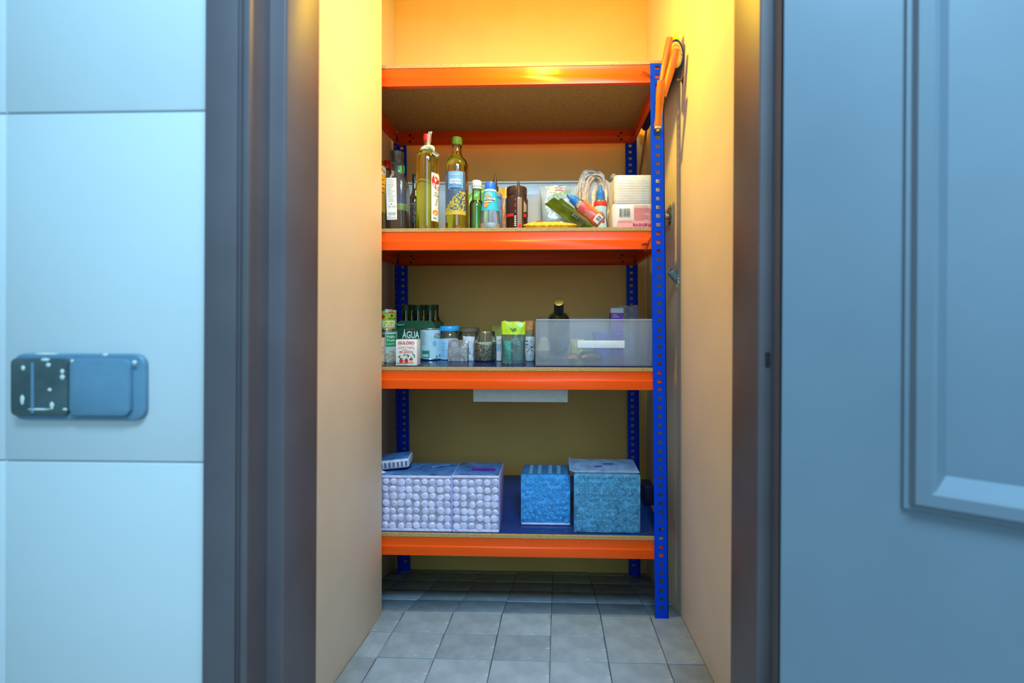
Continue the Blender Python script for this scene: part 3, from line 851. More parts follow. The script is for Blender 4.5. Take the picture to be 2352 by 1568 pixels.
mb = MB(); [put_rect(mb, wrap(11.4 * I.k, -0.65, 0.0012), -2.6 * I.k, 2.2 * I.k, I.z(497 + q * 4.2 + 2.4), I.z(497 + q * 4.2), 2) for q in range(6)]; mb.build('lettering', W_, I.root)

# O long white tray at the back, P translucent box
def open_box(mb, w, d, h, t, taper=0.0):
    a, b = w / 2, d / 2
    i = 1 + taper
    vs = [(-a, -b, 0), (a, -b, 0), (a, b, 0), (-a, b, 0), (-a*i, -b*i, h), (a*i, -b*i, h), (a*i, b*i, h), (-a*i, b*i, h),
          (-a*i+t, -b*i+t, h), (a*i-t, -b*i+t, h), (a*i-t, b*i-t, h), (-a*i+t, b*i-t, h), (-a+t, -b+t, t), (a-t, -b+t, t), (a-t, b-t, t), (-a+t, b-t, t)]
    fs = [(0,3,2,1)] + [(q, (q+1) % 4, 4+(q+1) % 4, 4+q) for q in range(4)] + [(4+q, 4+(q+1) % 4, 8+(q+1) % 4, 8+q) for q in range(4)] \
        + [(8+q, 8+(q+1) % 4, 12+(q+1) % 4, 12+q) for q in range(4)] + [(12, 13, 14, 15)]
    return mb.add(vs, fs)
Y = 1.605; x0, x1 = PX(946, Y), PX(1345, Y); h = PZ(424, Y) - Z2
o = thing('storage_tray', 'long pale storage tray along the wall behind the bottles', 'tray', ((x0 + x1) / 2, Y, Z2))
wp = mat('white_plastic', (0.66, 0.70, 0.70), 0.4)
open_box(MB(), x1 - x0, 0.07, h, 0.003, 0.01).build('tray_body', wp, o, bevel=0.001)
t = MB(); open_box(t, (x1 - x0) * 1.026, 0.082, 0.006, 0.006); t.build('rim', wp, o).location = (0, 0, h - 0.005)
Y = 1.515; x0, x1 = PX(1210, Y), PX(1266, Y); h = PZ(455, Y) - Z2
o = thing('plastic_tub', 'translucent milky tub with blue packets inside, behind the yellow bag', 'box', ((x0 + x1) / 2, Y, Z2), (0, 0, R(-6)))
milky = film('milky_plastic', (0.85, 0.88, 0.9), (0.68, 0.66, 0.62), 0.6, rough=0.3, gloss=0.7)
open_box(MB(), x1 - x0, 0.10, h, 0.002, 0.02).build('tub_body', milky, o, bevel=0.0012)
for i, (dx, dz, c) in enumerate(((-0.018, 0.018, (0.10, 0.25, 0.36)), (0.008, 0.014, (0.16, 0.28, 0.34)), (0.022, 0.018, (0.12, 0.22, 0.30)))):
    p = thing('sachet', ('teal sachet inside the milky tub at its left', 'teal sachet in the middle of the milky tub', 'teal sachet inside the milky tub at its right')[i],
              'sachet', (o.location.x + dx, Y - 0.01, Z2 + 0.003 + dz), (R(90), R(20 * (i - 1)), 0), 'sachets in the milky tub')
    pouch(MB(), 0.022, 0.034, 0.008, 8, 8, 0.3, i).build('sachet_film', mat('sachet%d' % i, c, 0.3), p)

# Q clear freezer bag with lettering
root, k, W, H = upright_bag('freezer_bag', 'crumpled clear freezer bag with green lettering behind the green packets', 'bag', 1240, 1330, 427, Z2, 1.42, 0.05,
            film('freezer_film', (0.9, 0.93, 0.95), (0.58, 0.68, 0.74), 0.36, rough=0.15, bump=0.5, bscale=40), wr=0.35, seed=5, pinch=0.05)
mb = MB(); f_ = lambda u, w: (u, -0.0265 - 0.004, w)
put_text(mb, 'congelado', 13 * k, f_, bold=0.0002, dx=0, dz=PZ(451, 1.42) - Z2, rot=R(14)); mb.build('lettering', GR, root)
mb = MB(); put_rect(mb, f_, -12 * k, 12 * k, PZ(445, 1.42) - Z2, PZ(443.5, 1.42) - Z2); put_rect(mb, f_, -22 * k, -8 * k, PZ(449, 1.42) - Z2, PZ(448, 1.42) - Z2); mb.build('red_lines', RD, root)
mb = MB(); n_ = 20
pts = [(9 * k * math.cos(2*math.pi*i/n_), -0.0306, PZ(438, 1.42) - Z2 + 4 * k * math.sin(2*math.pi*i/n_) + 3 * k * math.cos(2*math.pi*i/n_)) for i in range(n_ + 1)]
mb.tube(pts, 0.0005, 5, cap=False); mb.build('oval_mark', ink('navy', (0.06, 0.07, 0.32)), root)
# small chip of another packet under the freezer bag
mb = MB(); pouch(mb, 0.026, 0.030, 0.006, 8, 8, 0.2, 3)
o = mb.build('striped_sachet', mat('striped_sachet', (0.60, 0.62, 0.60), 0.35, var=0.9, scale=35)); o.location = (PX(1276, 1.34), 1.345, Z2 + 0.0225); o.rotation_euler = (R(80), R(25), 0)
tag(o, 'small red, white and green sachet behind the yellow bag', 'sachet')

# R three packets leaning to the left
def leaning(name, label, ptop, pbot, Y, wd, thick, m, seed, yaw=0.0, extra=None):
    a, b = at(*ptop, Y), at(*pbot, Y)
    d = a - b; L_ = d.length; ang = math.atan2(d.x, d.z)
    root = thing(name, label, 'packet', (b.x, Y, Z2), (0, ang, yaw))
    lift = thick * 0.5 * abs(math.sin(ang)) + 0.0015
    M = Matrix.Translation((0, 0, L_ / 2)) @ Matrix.Rotation(R(90), 4, 'X') @ Matrix.Rotation(R(90 - 35), 4, 'Y')
    mb = MB(); pouch(mb, wd, L_, thick, 14, 14, 0.35, seed, M=M)
    zmin = min((Matrix.Rotation(ang, 3, 'Y') @ Vector(p)).z for p in mb.v)
    root.location.z = Z2 - zmin + 0.0004
    mb.build('packet_film', m, root, ang=80)
    return root, L_, M
gfilm = mat('green_film', (0.045, 0.075, 0.006), 0.28, var=0.5, scale=40, bump=0.4, bscale=70)
gfilm2 = mat('bright_green_film', (0.050, 0.125, 0.007), 0.28, var=0.5, scale=50, bump=0.4, bscale=70)
tan = mat('tan_film', (0.40, 0.28, 0.15), 0.3, var=0.3, scale=40, bump=0.4, bscale=70)
r1, L1, M1 = leaning('seed_packet', 'olive green packet leaning in front, with a barcode', (1262, 466), (1338, 522), 1.285, 0.078, 0.013, gfilm, 1)
mb = MB(); f_ = lambda u, w: tuple(M1 @ Vector((u, w, 0.0072)))
put_barcode(mb, f_, -0.004, 0.014, -0.036, -0.020, 9, 3); mb.build('barcode', BK, r1)
mb = MB(); put_rect(mb, f_, -0.006, 0.016, -0.038, -0.018); mb.v = [(x, y, z) for x, y, z in mb.v]; mb.map(lambda x, y, z: (x, y + 0.0004, z)); mb.build('barcode_patch', ink('pale_olive', (0.45, 0.42, 0.25)), r1)
leaning('seed_packet', 'bright green packet leaning between the olive packet and the tan one', (1280, 458), (1356, 522), 1.335, 0.074, 0.013, gfilm2, 2)
leaning('seed_packet', 'tan-edged packet leaning against the red sauce bottle', (1290, 453), (1368, 522), 1.385, 0.055, 0.012, tan, 3)

# S yellow bag lying in front
Y = 1.29; x0, x1 = PX(1200, Y), PX(1326, Y)
root = thing('grain_bag', 'plump yellow bag of grain lying flat on the shelf edge', 'bag', ((x0 + x1) / 2, Y, Z2))
hb = 0.030
mb = MB(); pouch(mb, x1 - x0, 0.095, hb, 26, 18, 0.15, 8, p=2.6); mb.map(lambda x, y, z: (x, y, max(z + hb * 0.36, 0.0003)))
mb.build('bag_film', mat('yellow_grain_film', (0.72, 0.48, 0.05), 0.35, var=0.45, scale=180, bump=0.3, bscale=160), root, ang=70)
mb = MB(); mb.lathe([(0.012, 0), (0.011, 0.0012), (0.004, 0.0018)], 12, M=Matrix.Translation((-0.030, -0.022, hb * 0.36 + hb * 0.42)) @ Matrix.Rotation(R(35), 4, 'X') @ Matrix.Diagonal((1.0, 0.7, 1, 1))); mb.build('red_label', RD, root)
mb = MB(); mb.lathe([(0.009, 0), (0.008, 0.001)], 14, M=Matrix.Translation((0.032, -0.040, hb * 0.36 + hb * 0.14)) @ Matrix.Rotation(R(62), 4, 'X')); mb.build('seal_mark', ink('pale_yellow', (0.8, 0.7, 0.35)), root)

# T sauce bottle leaning, U sauce bottle upright
def squeeze_bottle(label, px, Y, m_lab, rot, tips, base_z, kind):
    k = K(Y, px)
    root = thing('squeeze_bottle', label, 'bottle', (PX(px, Y), Y, base_z), rot)
    def P(pts): return [(r * k, z * k) for r, z in pts]
    MB().lathe(P([(14.5, 0), (16, 2), (16, 16), (14, 32), (15.5, 50), (15.5, 60), (13, 68), (9, 74)]), 28).build('body', clearp, root)
    MB().lathe(P([(13.5, 0.5), (15, 2.5), (15, 16), (13, 32), (14.5, 44)]), 28).build('sauce', mat('sauce_' + kind, {'red': (0.55, 0.16, 0.06), 'white': (0.62, 0.55, 0.5)}[kind], 0.3), root)
    MB().lathe(P([(10.5, 72), (10.8, 77), (9.5, 78), (10, 79), (9, 88), (5.5, 91), (4, 100), (2.2, 102), (1, 102.5)]), 24).build('spout_cap', mat('azure_cap', (0.03, 0.20, 0.62), 0.3), root)
    def band(nm, z0, z1, a0, a1, m, off):
        mb = MB()
        def rad(z):
            q = [(0, 14.5), (2, 16), (16, 16), (32, 14), (50, 15.5), (60, 15.5), (68, 13)]
            for (za, ra), (zb_, rb) in zip(q, q[1:]):
                if za <= z <= zb_: return ra + (rb - ra) * (z - za) / (zb_ - za)
            return 13
        mb.grid(lambda u, v: ((rad(z0 + (z1 - z0) * v) + off) * k * math.sin(a0 + (a1 - a0) * u), -(rad(z0 + (z1 - z0) * v) + off) * k * math.cos(a0 + (a1 - a0) * u), (z0 + (z1 - z0) * v) * k), 12, 12)
        return mb.build(nm, m, root)
    return root, k, band
root, k, band = squeeze_bottle('squeeze bottle with blue spout and red label leaning to the left', 1381, 1.265, None, (0, R(-50), 0), None, Z2 + 0.0205, 'red')
band('label', 10, 62, -1.3, 0.6, mat('coral_label', (0.66, 0.10, 0.07), 0.35), 0.6)
band('label_stripe', 10, 62, 0.6, 1.3, mat('orange_label', (0.85, 0.22, 0.02), 0.3), 0.7)
band('barcode_panel', 4, 18, -0.7, 0.6, W_, 1.0)
mb = MB(); put_barcode(mb, wrap(17.2 * k, 0.1, 0.0004), -7 * k, 7 * k, 5 * k, 15 * k, 10); mb.build('barcode', BK, root)
mb = MB(); put_lines(mb, lambda u, w: wrap(15.6 * k, -0.5, 0.0008)(w - 34 * k, u + 36 * k), -13 * k, 13 * k, 28 * k, 42 * k, 6, 0.0009, nu=3); mb.build('print', ink('pink', (0.8, 0.5, 0.45)), root)
root, k, band = squeeze_bottle('upright squeeze bottle with blue spout, red band and pale blue label', 1379, 1.345, None, (0, 0, 0), None, Z2, 'white')
root.scale = (1, 1, 1.0)
hh = (PZ(424, 1.345, 1379) - Z2) / (102.5 * k)
root.scale = (1.03, 1.03, hh)
band('label', 6, 58, -1.2, 0.9, mat('pale_blue_label', (0.45, 0.68, 0.70), 0.35), 0.5)
band('red_band', 56, 66, -1.3, 1.0, RD, 0.7)
mb = MB(); put_disc(mb, wrap(15.2 * k, -0.1, 0.0009), 0, 34 * k, 9 * k, 10 * k, n=20); put_rect(mb, wrap(15.2 * k, -0.1, 0.0009), -9 * k, 9 * k, 14 * k, 34 * k, 6); mb.build('emblem', mat('ink_crimson', (0.50, 0.02, 0.08)), root)
mb = MB(); put_rect(mb, wrap(15.2 * k, -0.1, 0.0016), -7 * k, 7 * k, 33 * k, 36 * k, 3); put_rect(mb, wrap(15.2 * k, -0.1, 0.0016), -6 * k, 6 * k, 27 * k, 29 * k, 3); mb.build('lettering', W_, root)

# V carrier bag
Y = 1.46; pxc = 1372; k = K(Y, pxc)
root = thing('carrier_bag', 'crumpled thin white plastic carrier bag with its handles standing up', 'bag', (PX(pxc, Y), Y, Z2))
bagm = film('carrier_film', (0.95, 0.92, 0.9), (0.74, 0.64, 0.56), 0.90, rough=0.25, gloss=0.5, bump=1.0, bscale=70)
Hb = PZ(412, Y, pxc) - Z2
mb = MB()
def bagf(u, v):
    a = 2 * math.pi * u
    c, s_ = math.cos(a), math.sin(a)
    rx = (44 + 4 * math.sin(math.pi * v) - 18 * max(0, v - 0.72) / 0.28) * k
    ry = 0.062 * (1 - 0.6 * v ** 2)
    fold = 1 + 0.13 * math.sin(11 * a + 6 * v) * (0.3 + v) + 0.06 * math.sin(23 * a - 9 * v) + 0.20 * noise.noise(Vector((c * 1.7, s_ * 1.7, v * 3)))
    top = 1 + 0.10 * math.sin(3 * a + 1.0) * v ** 3
    return (rx * c * fold + 10 * k * v * v, ry * s_ * fold, Hb * v * top)
mb.grid(bagf, 120, 30); mb.build('bag_body', bagm, root, ang=80)
def handle(pts, wd, ph):
    pts = [Vector(p) for p in pts]; m2 = MB()
    def fn(u, v):
        t = u * (len(pts) - 1); i = min(int(t), len(pts) - 2); q = t - i
        p0, p1, p2, p3 = pts[max(i-1, 0)], pts[i], pts[i+1], pts[min(i+2, len(pts)-1)]
        p = 0.5 * ((2*p1) + (p2-p0)*q + (2*p0-5*p1+4*p2-p3)*q*q + (3*p1-p0-3*p2+p3)*q**3)
        d = (p2 - p1).normalized(); n_ = Vector((0, 1, 0)).cross(d).normalized()
        return p + n_ * (v - 0.5) * wd + Vector((0.35, 1, 0.3)) * (0.005 * math.sin(v * 13 + ph + u * 9) + 0.006 * noise.noise(Vector((u * 9, v * 5, ph))))
    m2.grid(fn, 60, 16); m2.build('handle', bagm, root, ang=80)
zz = lambda y: PZ(y, Y, pxc) - Z2
xx = lambda p: PX(p, Y) - PX(pxc, Y)
handle([(xx(1330), -0.045, zz(500)), (xx(1329), -0.045, zz(450)), (xx(1338), -0.04, zz(415)), (xx(1354), -0.035, zz(402)), (xx(1374), -0.03, zz(412)), (xx(1386), -0.03, zz(440))], 15 * k, 0)
handle([(xx(1340), -0.06, zz(505)), (xx(1343), -0.058, zz(455)), (xx(1352), -0.055, zz(424)), (xx(1366), -0.05, zz(414)), (xx(1378), -0.045, zz(426)), (xx(1376), -0.05, zz(470))], 13 * k, 2)

# W two packs of paper napkins
def napkin_pack(label, x0, x1, y0, zb, Y, dep, m, rz):
    k = K(Y, x0); a, b = PX(x0, Y), PX(x1, Y); h = PZ(y0, Y, x0) - zb
    root = thing('napkin_pack', label, 'napkins', ((a + b) / 2, Y + dep / 2, zb), (0, 0, rz), 'napkin packs stacked by the blue post')
    w_ = b - a
    mb = MB(); n = 14
    def fn(u, v):
        p = rrect(-w_/2, w_/2, -dep/2, dep/2, 0.010, 6); q = p[int(u * (len(p))) % len(p)]
        bulge = 1 + 0.02 * math.sin(math.pi * v) + 0.012 * noise.noise(Vector((q[0]*60, q[1]*60, v*5)))
        e = 1 - 0.03 * (2 * v - 1) ** 6
        return (q[0]*bulge*e, q[1]*bulge*e, h * v)
    npt = len(rrect(0, 1, 0, 1, .1, 6))
    vs = [fn(i / npt + 1e-6, j / n) for j in range(n + 1) for i in range(npt)]
    fs = [(j*npt+i, j*npt+(i+1) % npt, (j+1)*npt+(i+1) % npt, (j+1)*npt+i) for j in range(n) for i in range(npt)]
    fs += [tuple(range(npt-1, -1, -1)), tuple(range(n*npt, (n+1)*npt))]
    mb.add(vs, fs); mb.build('pack_body', m, root, ang=60)
    return root, k, w_, h, dep
napw = mat('napkin_wrap', (0.66, 0.63, 0.58), 0.28, var=0.06, scale=60, bump=0.5, bscale=55)
xe_ = 1514
r1, k, w_, h1, dp = napkin_pack('white wrapped napkin pack with pink printing and a barcode, lower of the stack', 1406, xe_, 468, Z2, 1.268, 0.12, napw, 0)
f_ = flat(-dp/2 * 1.02, 0.0022)
u = lambda p: (p - (1406 + xe_) / 2) * k
zq = lambda y: PZ(y, 1.268, 1450) - Z2
mb = MB(); put_rect(mb, f_, u(1418), u(1496), zq(522), zq(508)); put_rect(mb, f_, u(1456), u(1494), zq(508), zq(478), 1); mb.map(lambda x, y, z: (x, y + 0.0006, z)); mb.build('pink_panel', mat('ink_rose', (0.72, 0.36, 0.38)), r1)
mb = MB(); put_barcode(mb, f_, u(1423), u(1447), zq(498), zq(479), 13, 6); mb.build('barcode', BK, r1)
mb = MB(); put_text(mb, 'Renova', 14 * k, f_, bold=0.0004, dx=u(1474), dz=zq(518), rot=math.pi); mb.build('lettering', mat('ink_magenta', (0.42, 0.01, 0.13)), r1)
mb = MB(); put_lines(mb, lambda a, b: flat(-dp/2 * 1.02, 0.0027)(a, b), u(1456), u(1493), zq(507), zq(472), 12, 0.0012, 5); put_lines(mb, f_, u(1420), u(1456), zq(512), zq(505), 2, 0.0010, 6); mb.build('print', mat('ink_rose_dark', (0.62, 0.12, 0.16)), r1)
r2, k, w_, h2, dp = napkin_pack('plain white napkin pack in clear film, upper of the stack', 1410, xe_, 402, Z2 + h1 + 0.0008, 1.268, 0.12,
                                mat('napkin_plain', (0.68, 0.67, 0.62), 0.22, var=0.05, scale=60, bump=0.7, bscale=48), R(1.0))
mb = MB()
for i in range(9):
    put_rect(mb, flat(-dp/2 * 1.02, 0.0012), -w_*0.45, w_*0.45, h2 * (0.10 + 0.085 * i), h2 * (0.10 + 0.085 * i) + 0.0007)
mb.build('sheet_edges', ink('ivory', (0.62, 0.60, 0.54)), r2)

# ================================================================ third shelf: cans, jars, bin
def Yb(py, z=None):                      # depth of a thing whose base on the third shelf shows at py
    z = Z3 if z is None else z
    return (CAMH - z) * F / (py - CY)
steel = mat('tin_steel', (0.62, 0.62, 0.60), 0.28, metal=1.0, var=0.05)
def can(name, label, px, Y, r, ytop, zb, m_lab, cat='can'):
    I = Item(name, label, cat, px, Y, zb)
    h = I.z(ytop); rr = r * I.k
    MB().lathe([(rr*0.97, 0), (rr, 0.0012), (rr*1.012, 0.002), (rr, 0.0035), (rr*0.985, 0.005), (rr*0.985, h-0.005), (rr, h-0.0035), (rr*1.012, h-0.002),
                (rr, h), (rr*0.94, h), (rr*0.93, h-0.003), (0.0005, h-0.003)], 36).build('tin', steel, I.root)
    mb = MB(); label_band(mb, rr*0.985, 0.005, h-0.005, -math.pi, math.pi, 40, 0.0006); mb.build('label', m_lab, I.root)
    I.r, I.h = rr*0.985, h
    return I
# front-left can, mostly behind the pier
Y = 1.262
I = can('food_can', 'cream food can with orange lettering half hidden by the pier, nearest the shelf edge', 863, Y, 19.5, 763, Z3, mat('cream_label', (0.72, 0.60, 0.50), 0.35))
mb = MB(); put_text(mb, 'ÃO', 9*I.k, wrap(I.r, 0.75, 0.0013), dz=I.z(797)); put_text(mb, 'CO', 9*I.k, wrap(I.r, 0.75, 0.0013), dz=I.z(808)); mb.build('lettering', ink('orange', (0.75, 0.30, 0.06)), I.root)
mb = MB(); label_band(mb, I.r, I.z(774), I.z(767), -1.5, 1.5, 20, 0.0012); mb.build('dark_band', mat('ink_darkbrown', (0.08, 0.03, 0.02)), I.root)
mb = MB(); rg = random.Random(2)
for i in range(22): put_disc(mb, wrap(I.r, 0.7, 0.0012 + rg.random()*0.0004), rg.uniform(-7, 7)*I.k, I.z(rg.uniform(824, 842)), rg.uniform(1.2, 2.4)*I.k, n=7)
mb.build('chickpea_picture', mat('ink_chickpea', (0.55, 0.32, 0.10), var=0.5, scale=250), I.root)
# black-eyed bean can
Y = 1.335
I = can('food_can', 'tall bean can with green panel lettered Feijão Frade, under the sweetcorn can', 889, Y, 22.5, 758, Z3, mat('grey_label', (0.56, 0.60, 0.60), 0.35))
zc_top = Z3 + I.h
g_ = wrap(I.r, 0.25, 0.0012)
mb = MB(); put_rect(mb, g_, -8*I.k, 18*I.k, I.z(794), I.z(766), 12); mb.build('green_panel', mat('ink_leafgreen', (0.01, 0.30, 0.06)), I.root)
mb = MB()
g2 = wrap(I.r, 0.25, 0.0018)
put_text(mb, 'Feijão', 8*I.k, g2, bold=0.00015, dx=3*I.k, dz=I.z(772)); put_text(mb, 'Frade', 8*I.k, g2, bold=0.00015, dx=3*I.k, dz=I.z(780)); put_text(mb, 'Cozido', 6.5*I.k, g2, dx=2*I.k, dz=I.z(788))
mb.build('lettering', W_, I.root)
mb = MB(); mb2 = MB()
for i in range(150):
    u = rg.uniform(-9, 18); w_ = rg.uniform(800 + abs(u-5)*0.8, 832); rr = rg.uniform(1.3, 2.1)*I.k; of = 0.0012 + rg.random()*0.0006
    put_disc(mb, wrap(I.r, 0.25, of), u*I.k, I.z(w_), rr, rr*0.75, 7, rg.uniform(0, 3))
    if i % 2: put_disc(mb2, wrap(I.r, 0.25, of + 0.0004), u*I.k, I.z(w_), rr*0.35, n=6)
mb.build('bean_picture', mat('ink_bean', (0.62, 0.52, 0.32), var=0.4, scale=300), I.root); mb2.build('bean_eyes', mat('ink_beaneye', (0.10, 0.06, 0.03)), I.root)
# sweetcorn can on top
I = can('food_can', 'short sweetcorn can with green and yellow label standing on the bean can', 888, Y, 21.5, 710, zc_top + 0.0004, mat('lime_label', (0.40, 0.50, 0.03), 0.35))
g_ = wrap(I.r, 0.15, 0.0012)
mb = MB(); label_band(mb, I.r, I.z(752), I.z(744), -1.5, 1.5, 24, 0.0009); mb.build('green_foot', GR, I.root)
mb = MB(); mb.add([g_(x*I.k, I.z(y)) for x, y in ((-8, 713), (2, 713), (12, 713), (21, 713), (21, 721), (6, 721), (-2, 719))], [(0, 1, 2, 3, 4, 5, 6)]); mb.build('name_banner', W_, I.root)
mb = MB(); put_text(mb, 'LABRICE', 7*I.k, wrap(I.r, 0.15, 0.0018), bold=0.00015, dx=8*I.k, dz=I.z(717)); put_disc(mb, g_, -11*I.k, I.z(727), 4.5*I.k, n=14)
mb.build('lettering', RD, I.root)
mb = MB(); put_text(mb, 'Milho em', 5*I.k, wrap(I.r, 0.15, 0.0016), bold=0.0001, dx=10*I.k, dz=I.z(731)); put_disc(mb, g_, 8*I.k, I.z(724.5), 2.6*I.k); mb.build('lettering', BK, I.root)
mb = MB(); put_rect(mb, g_, -12*I.k, 16*I.k, I.z(751), I.z(736), 10); mb.build('bowl_picture', W_, I.root)
mb = MB()
for i in range(80): put_disc(mb, wrap(I.r, 0.15, 0.0016 + rg.random()*0.0004), rg.uniform(-10, 14)*I.k, I.z(rg.uniform(737.5, 749)), rg.uniform(0.9, 1.5)*I.k, n=6)
mb.build('corn_picture', mat('ink_corn', (0.80, 0.55, 0.03), var=0.3, scale=300), I.root)

# green water carrier with six bottles
Yc = 1.43
kk = K(Yc, 960)
cxp = 959
car = thing('bottle_carrier', 'dark green cardboard six-bottle carrier lettered ÁGUA', 'carrier', (PX(cxp, Yc), Yc + 0.035, Z3))
cg = mat('carrier_card', (0.012, 0.085, 0.035), 0.45, var=0.08, scale=30)
hw, dp = 46 * kk, 0.058
zt = PZ(737, Yc - dp, cxp) - Z3
pts = [(-hw, 0), (hw, 0), (hw, zt*0.80), (hw - 3*kk, zt*0.92), (hw - 10*kk, zt*0.99), (hw - 16*kk, zt), (-hw + 14*kk, zt), (-hw + 8*kk, zt*0.98), (-hw + 2*kk, zt*0.86), (-hw, zt*0.70)]
for nm, y0, y1 in (('front_panel', -dp, -dp + 0.0012), ('back_panel', dp - 0.0012, dp)):
    MB().prism(pts, y0, y1, axis='y').build(nm, cg, car)
mb = MB()
ring = [(x, z) for x, z in pts]
vs = []; fs = []
for i, (x, z) in enumerate(ring): vs += [(x, -dp, z), (x, dp, z)]
n = len(ring)
for i in range(n):
    j = (i + 1) % n
    if i == 5: continue                  # open top, the bottles come out there
    fs.append((2*i, 2*j, 2*j+1, 2*i+1))
mb.add(vs, fs).build('sides', cg, car)
for xs in (-0.022, 0.018):
    MB().box(xs - 0.0005, xs + 0.0005, -dp + 0.002, dp - 0.002, 0.002, zt * 0.95).build('divider', cg, car)
mb = MB(); f_ = flat(-dp, 0.0010)
put_text(mb, 'ÁGUA', 22*kk, f_, bold=0.0007, squeeze=0.62, dx=(944 - cxp)*kk + 5*kk, dz=PZ(771, Yc - dp, cxp) - Z3)
mb.build('lettering', W_, car)
mb = MB(); put_text(mb, 'Auchan', 6*kk, f_, bold=0.0002, dx=(944 - cxp)*kk + 5*kk, dz=PZ(757, Yc - dp, cxp) - Z3); mb.build('lettering', RD, car)
mb = MB(); mb.tube([((926 - cxp)*kk + 12*kk*math.cos(t), -dp - 0.004, PZ(738, Yc, cxp) - Z3 - 2*kk + 6*kk*math.sin(t)) for t in [math.pi*0.75 + math.pi*1.0*i/10 for i in range(11)]], 0.0026, 8)
mb.build('carrying_strap', film('strap_film', (0.8, 0.9, 0.9), (0.4, 0.55, 0.55), 0.5), car)
gb = glassy('green_glass', (0.03, 0.20, 0.03), 0.03)
names = ['front row left', 'front row middle', 'front row right', 'back row left', 'back row middle', 'back row right']
slots = [(928, -0.030), (954, -0.030), (987, -0.030), (934, 0.030), (966, 0.030), (990, 0.030)]
for i, (bx, by) in enumerate(slots):
    Yq = Yc + 0.035 + by
    kq = K(Yq, bx)
    px_ = PX(bx, Yc - 0.03) if by < 0 else PX(bx, Yc + 0.03)
    px_ = car.location.x + (-0.040, 0.0, 0.040)[i % 3] if by < 0 else car.location.x + (-0.040, 0.0, 0.040)[i % 3]
    b = thing('water_bottle', 'green glass water bottle in the cardboard carrier, ' + names[i], 'bottle', (px_, Yq, Z3 + 0.0015), (0, 0, 0), 'green water bottles in the carrier')
    ht = PZ(700, Yq, bx) - Z3 - 0.002 + (0.0 if by < 0 else 0.001)
    MB().lathe([(0.016, 0), (0.0185, 0.002), (0.0185, ht*0.62), (0.017, ht*0.68), (0.0115, ht*0.80), (0.0105, ht*0.90)], 24).build('bottle_glass', gb, b)
    MB().lathe([(0.0110, ht*0.895), (0.0120, ht*0.90), (0.0116, ht*0.955), (0.0120, ht*0.96), (0.0116, ht*0.995), (0.010, ht)], 24).build('screw_cap', mat('dark_green_cap', (0.008, 0.035, 0.012), 0.4), b)

# tomato carton
Y = 1.238
x0, x1 = PX(909, Y), PX(957.5, Y); h = PZ(780, Y, 930) - Z3; dpt = 0.034; kk = K(Y, 930)
o = thing('tomato_carton', 'small white tomato pulp carton lettered GULOSO 80 ANOS', 'carton', ((x0 + x1)/2, Y + dpt/2, Z3))
wc = (x1 - x0)/2
MB().box(-wc, wc, -dpt/2, dpt/2, 0, h).build('carton_body', mat('carton_white', (0.74, 0.73, 0.70), 0.35), o, bevel=0.0008)
f_ = flat(-dpt/2, 0.0006); zq = lambda y: PZ(y, Y, 930) - Z3
mb = MB()
put_text(mb, 'GULOSO', 9.5*kk, f_, bold=0.0004, dz=zq(787.5)); put_text(mb, '80 ANOS', 8*kk, f_, bold=0.00015, dz=zq(808.5))
put_text(mb, 'POLPA D TOMATE', 4.6*kk, f_, bold=0.0001, dz=zq(797.5), arch=7.0)
put_rect(mb, f_, -17*kk, -11*kk, zq(794.6), zq(794)); put_rect(mb, f_, 12*kk, 18*kk, zq(794.6), zq(794))
put_lines(mb, f_, -9*kk, 9*kk, zq(805), zq(801), 2, 0.0006); put_lines(mb, f_, -19*kk, 19*kk, zq(841), zq(838), 2, 0.0006)
for tx in (-11.5, 0): put_disc(mb, f_, tx*kk, zq(828.5), 4.8*kk, n=18)
put_disc(mb, f_, 11*kk, zq(825.5), 4.5*kk, 2.2*kk, n=12)
mb.build('lettering', mat('ink_tomato', (0.62, 0.015, 0.03)), o)
mb = MB(); f2 = flat(-dpt/2, 0.0009)
for (lx, ly, rr, ro) in ((-16, 818, 4, 0.8), (-14, 822, 4, 2.2), (-4, 814, 3, 0.2), (5, 818, 3.6, 1.2), (3, 815, 3, 2.6), (17, 814, 3.6, 2.4), (19, 818, 3.4, 1.8), (12, 822, 4, 0.1), (-11, 823.5, 2.5, 0), (0, 823.5, 2.5, 0.3)):
    put_disc(mb, f2, lx*kk, zq(ly), rr*kk, 1.3*kk, 8, ro)
put_rect(mb, f2, -22*kk, 5*kk, zq(834.5), zq(833)); put_rect(mb, f2, -10*kk, 14*kk, zq(817.4), zq(816.9))
mb.build('leaf_picture', mat('ink_leaf', (0.05, 0.16, 0.05)), o)
mb = MB(); put_rect(mb, f2, 6*kk, 17*kk, zq(834), zq(830)); mb.build('score_patch', ink('orange', (0.85, 0.33, 0.02)), o)

# peeled tomato can
Y = Yb(825.5)
I = can('food_can', 'white and pale blue peeled tomato can lettered PELADO', 989, Y, 23, 753, Z3, mat('pale_can_label', (0.50, 0.68, 0.74), 0.3))
mb = MB(); put_text(mb, 'TOMATE', 6.5*I.k, wrap(I.r, 0.95, 0.0013), bold=0.0001, dz=I.z(767)); put_text(mb, 'A', 4*I.k, wrap(I.r, 0.95, 0.0013), dz=I.z(760)); mb.build('lettering', mat('ink_wine', (0.30, 0.02, 0.10)), I.root)
mb = MB(); put_text(mb, 'PELADO', 9.5*I.k, wrap(I.r, 0.85, 0.0013), bold=0.0002, squeeze=0.7, dz=I.z(773)); 
for (ux, yy, rr) in ((-9, 817, 3), (0, 815, 3.5)): put_disc(mb, wrap(I.r, 0.85, 0.0013), (ux+4)*I.k, I.z(yy), rr*I.k, 2*I.k, 9, 0.6)
mb.build('lettering', mat('ink_teal', (0.02, 0.24, 0.20)), I.root)
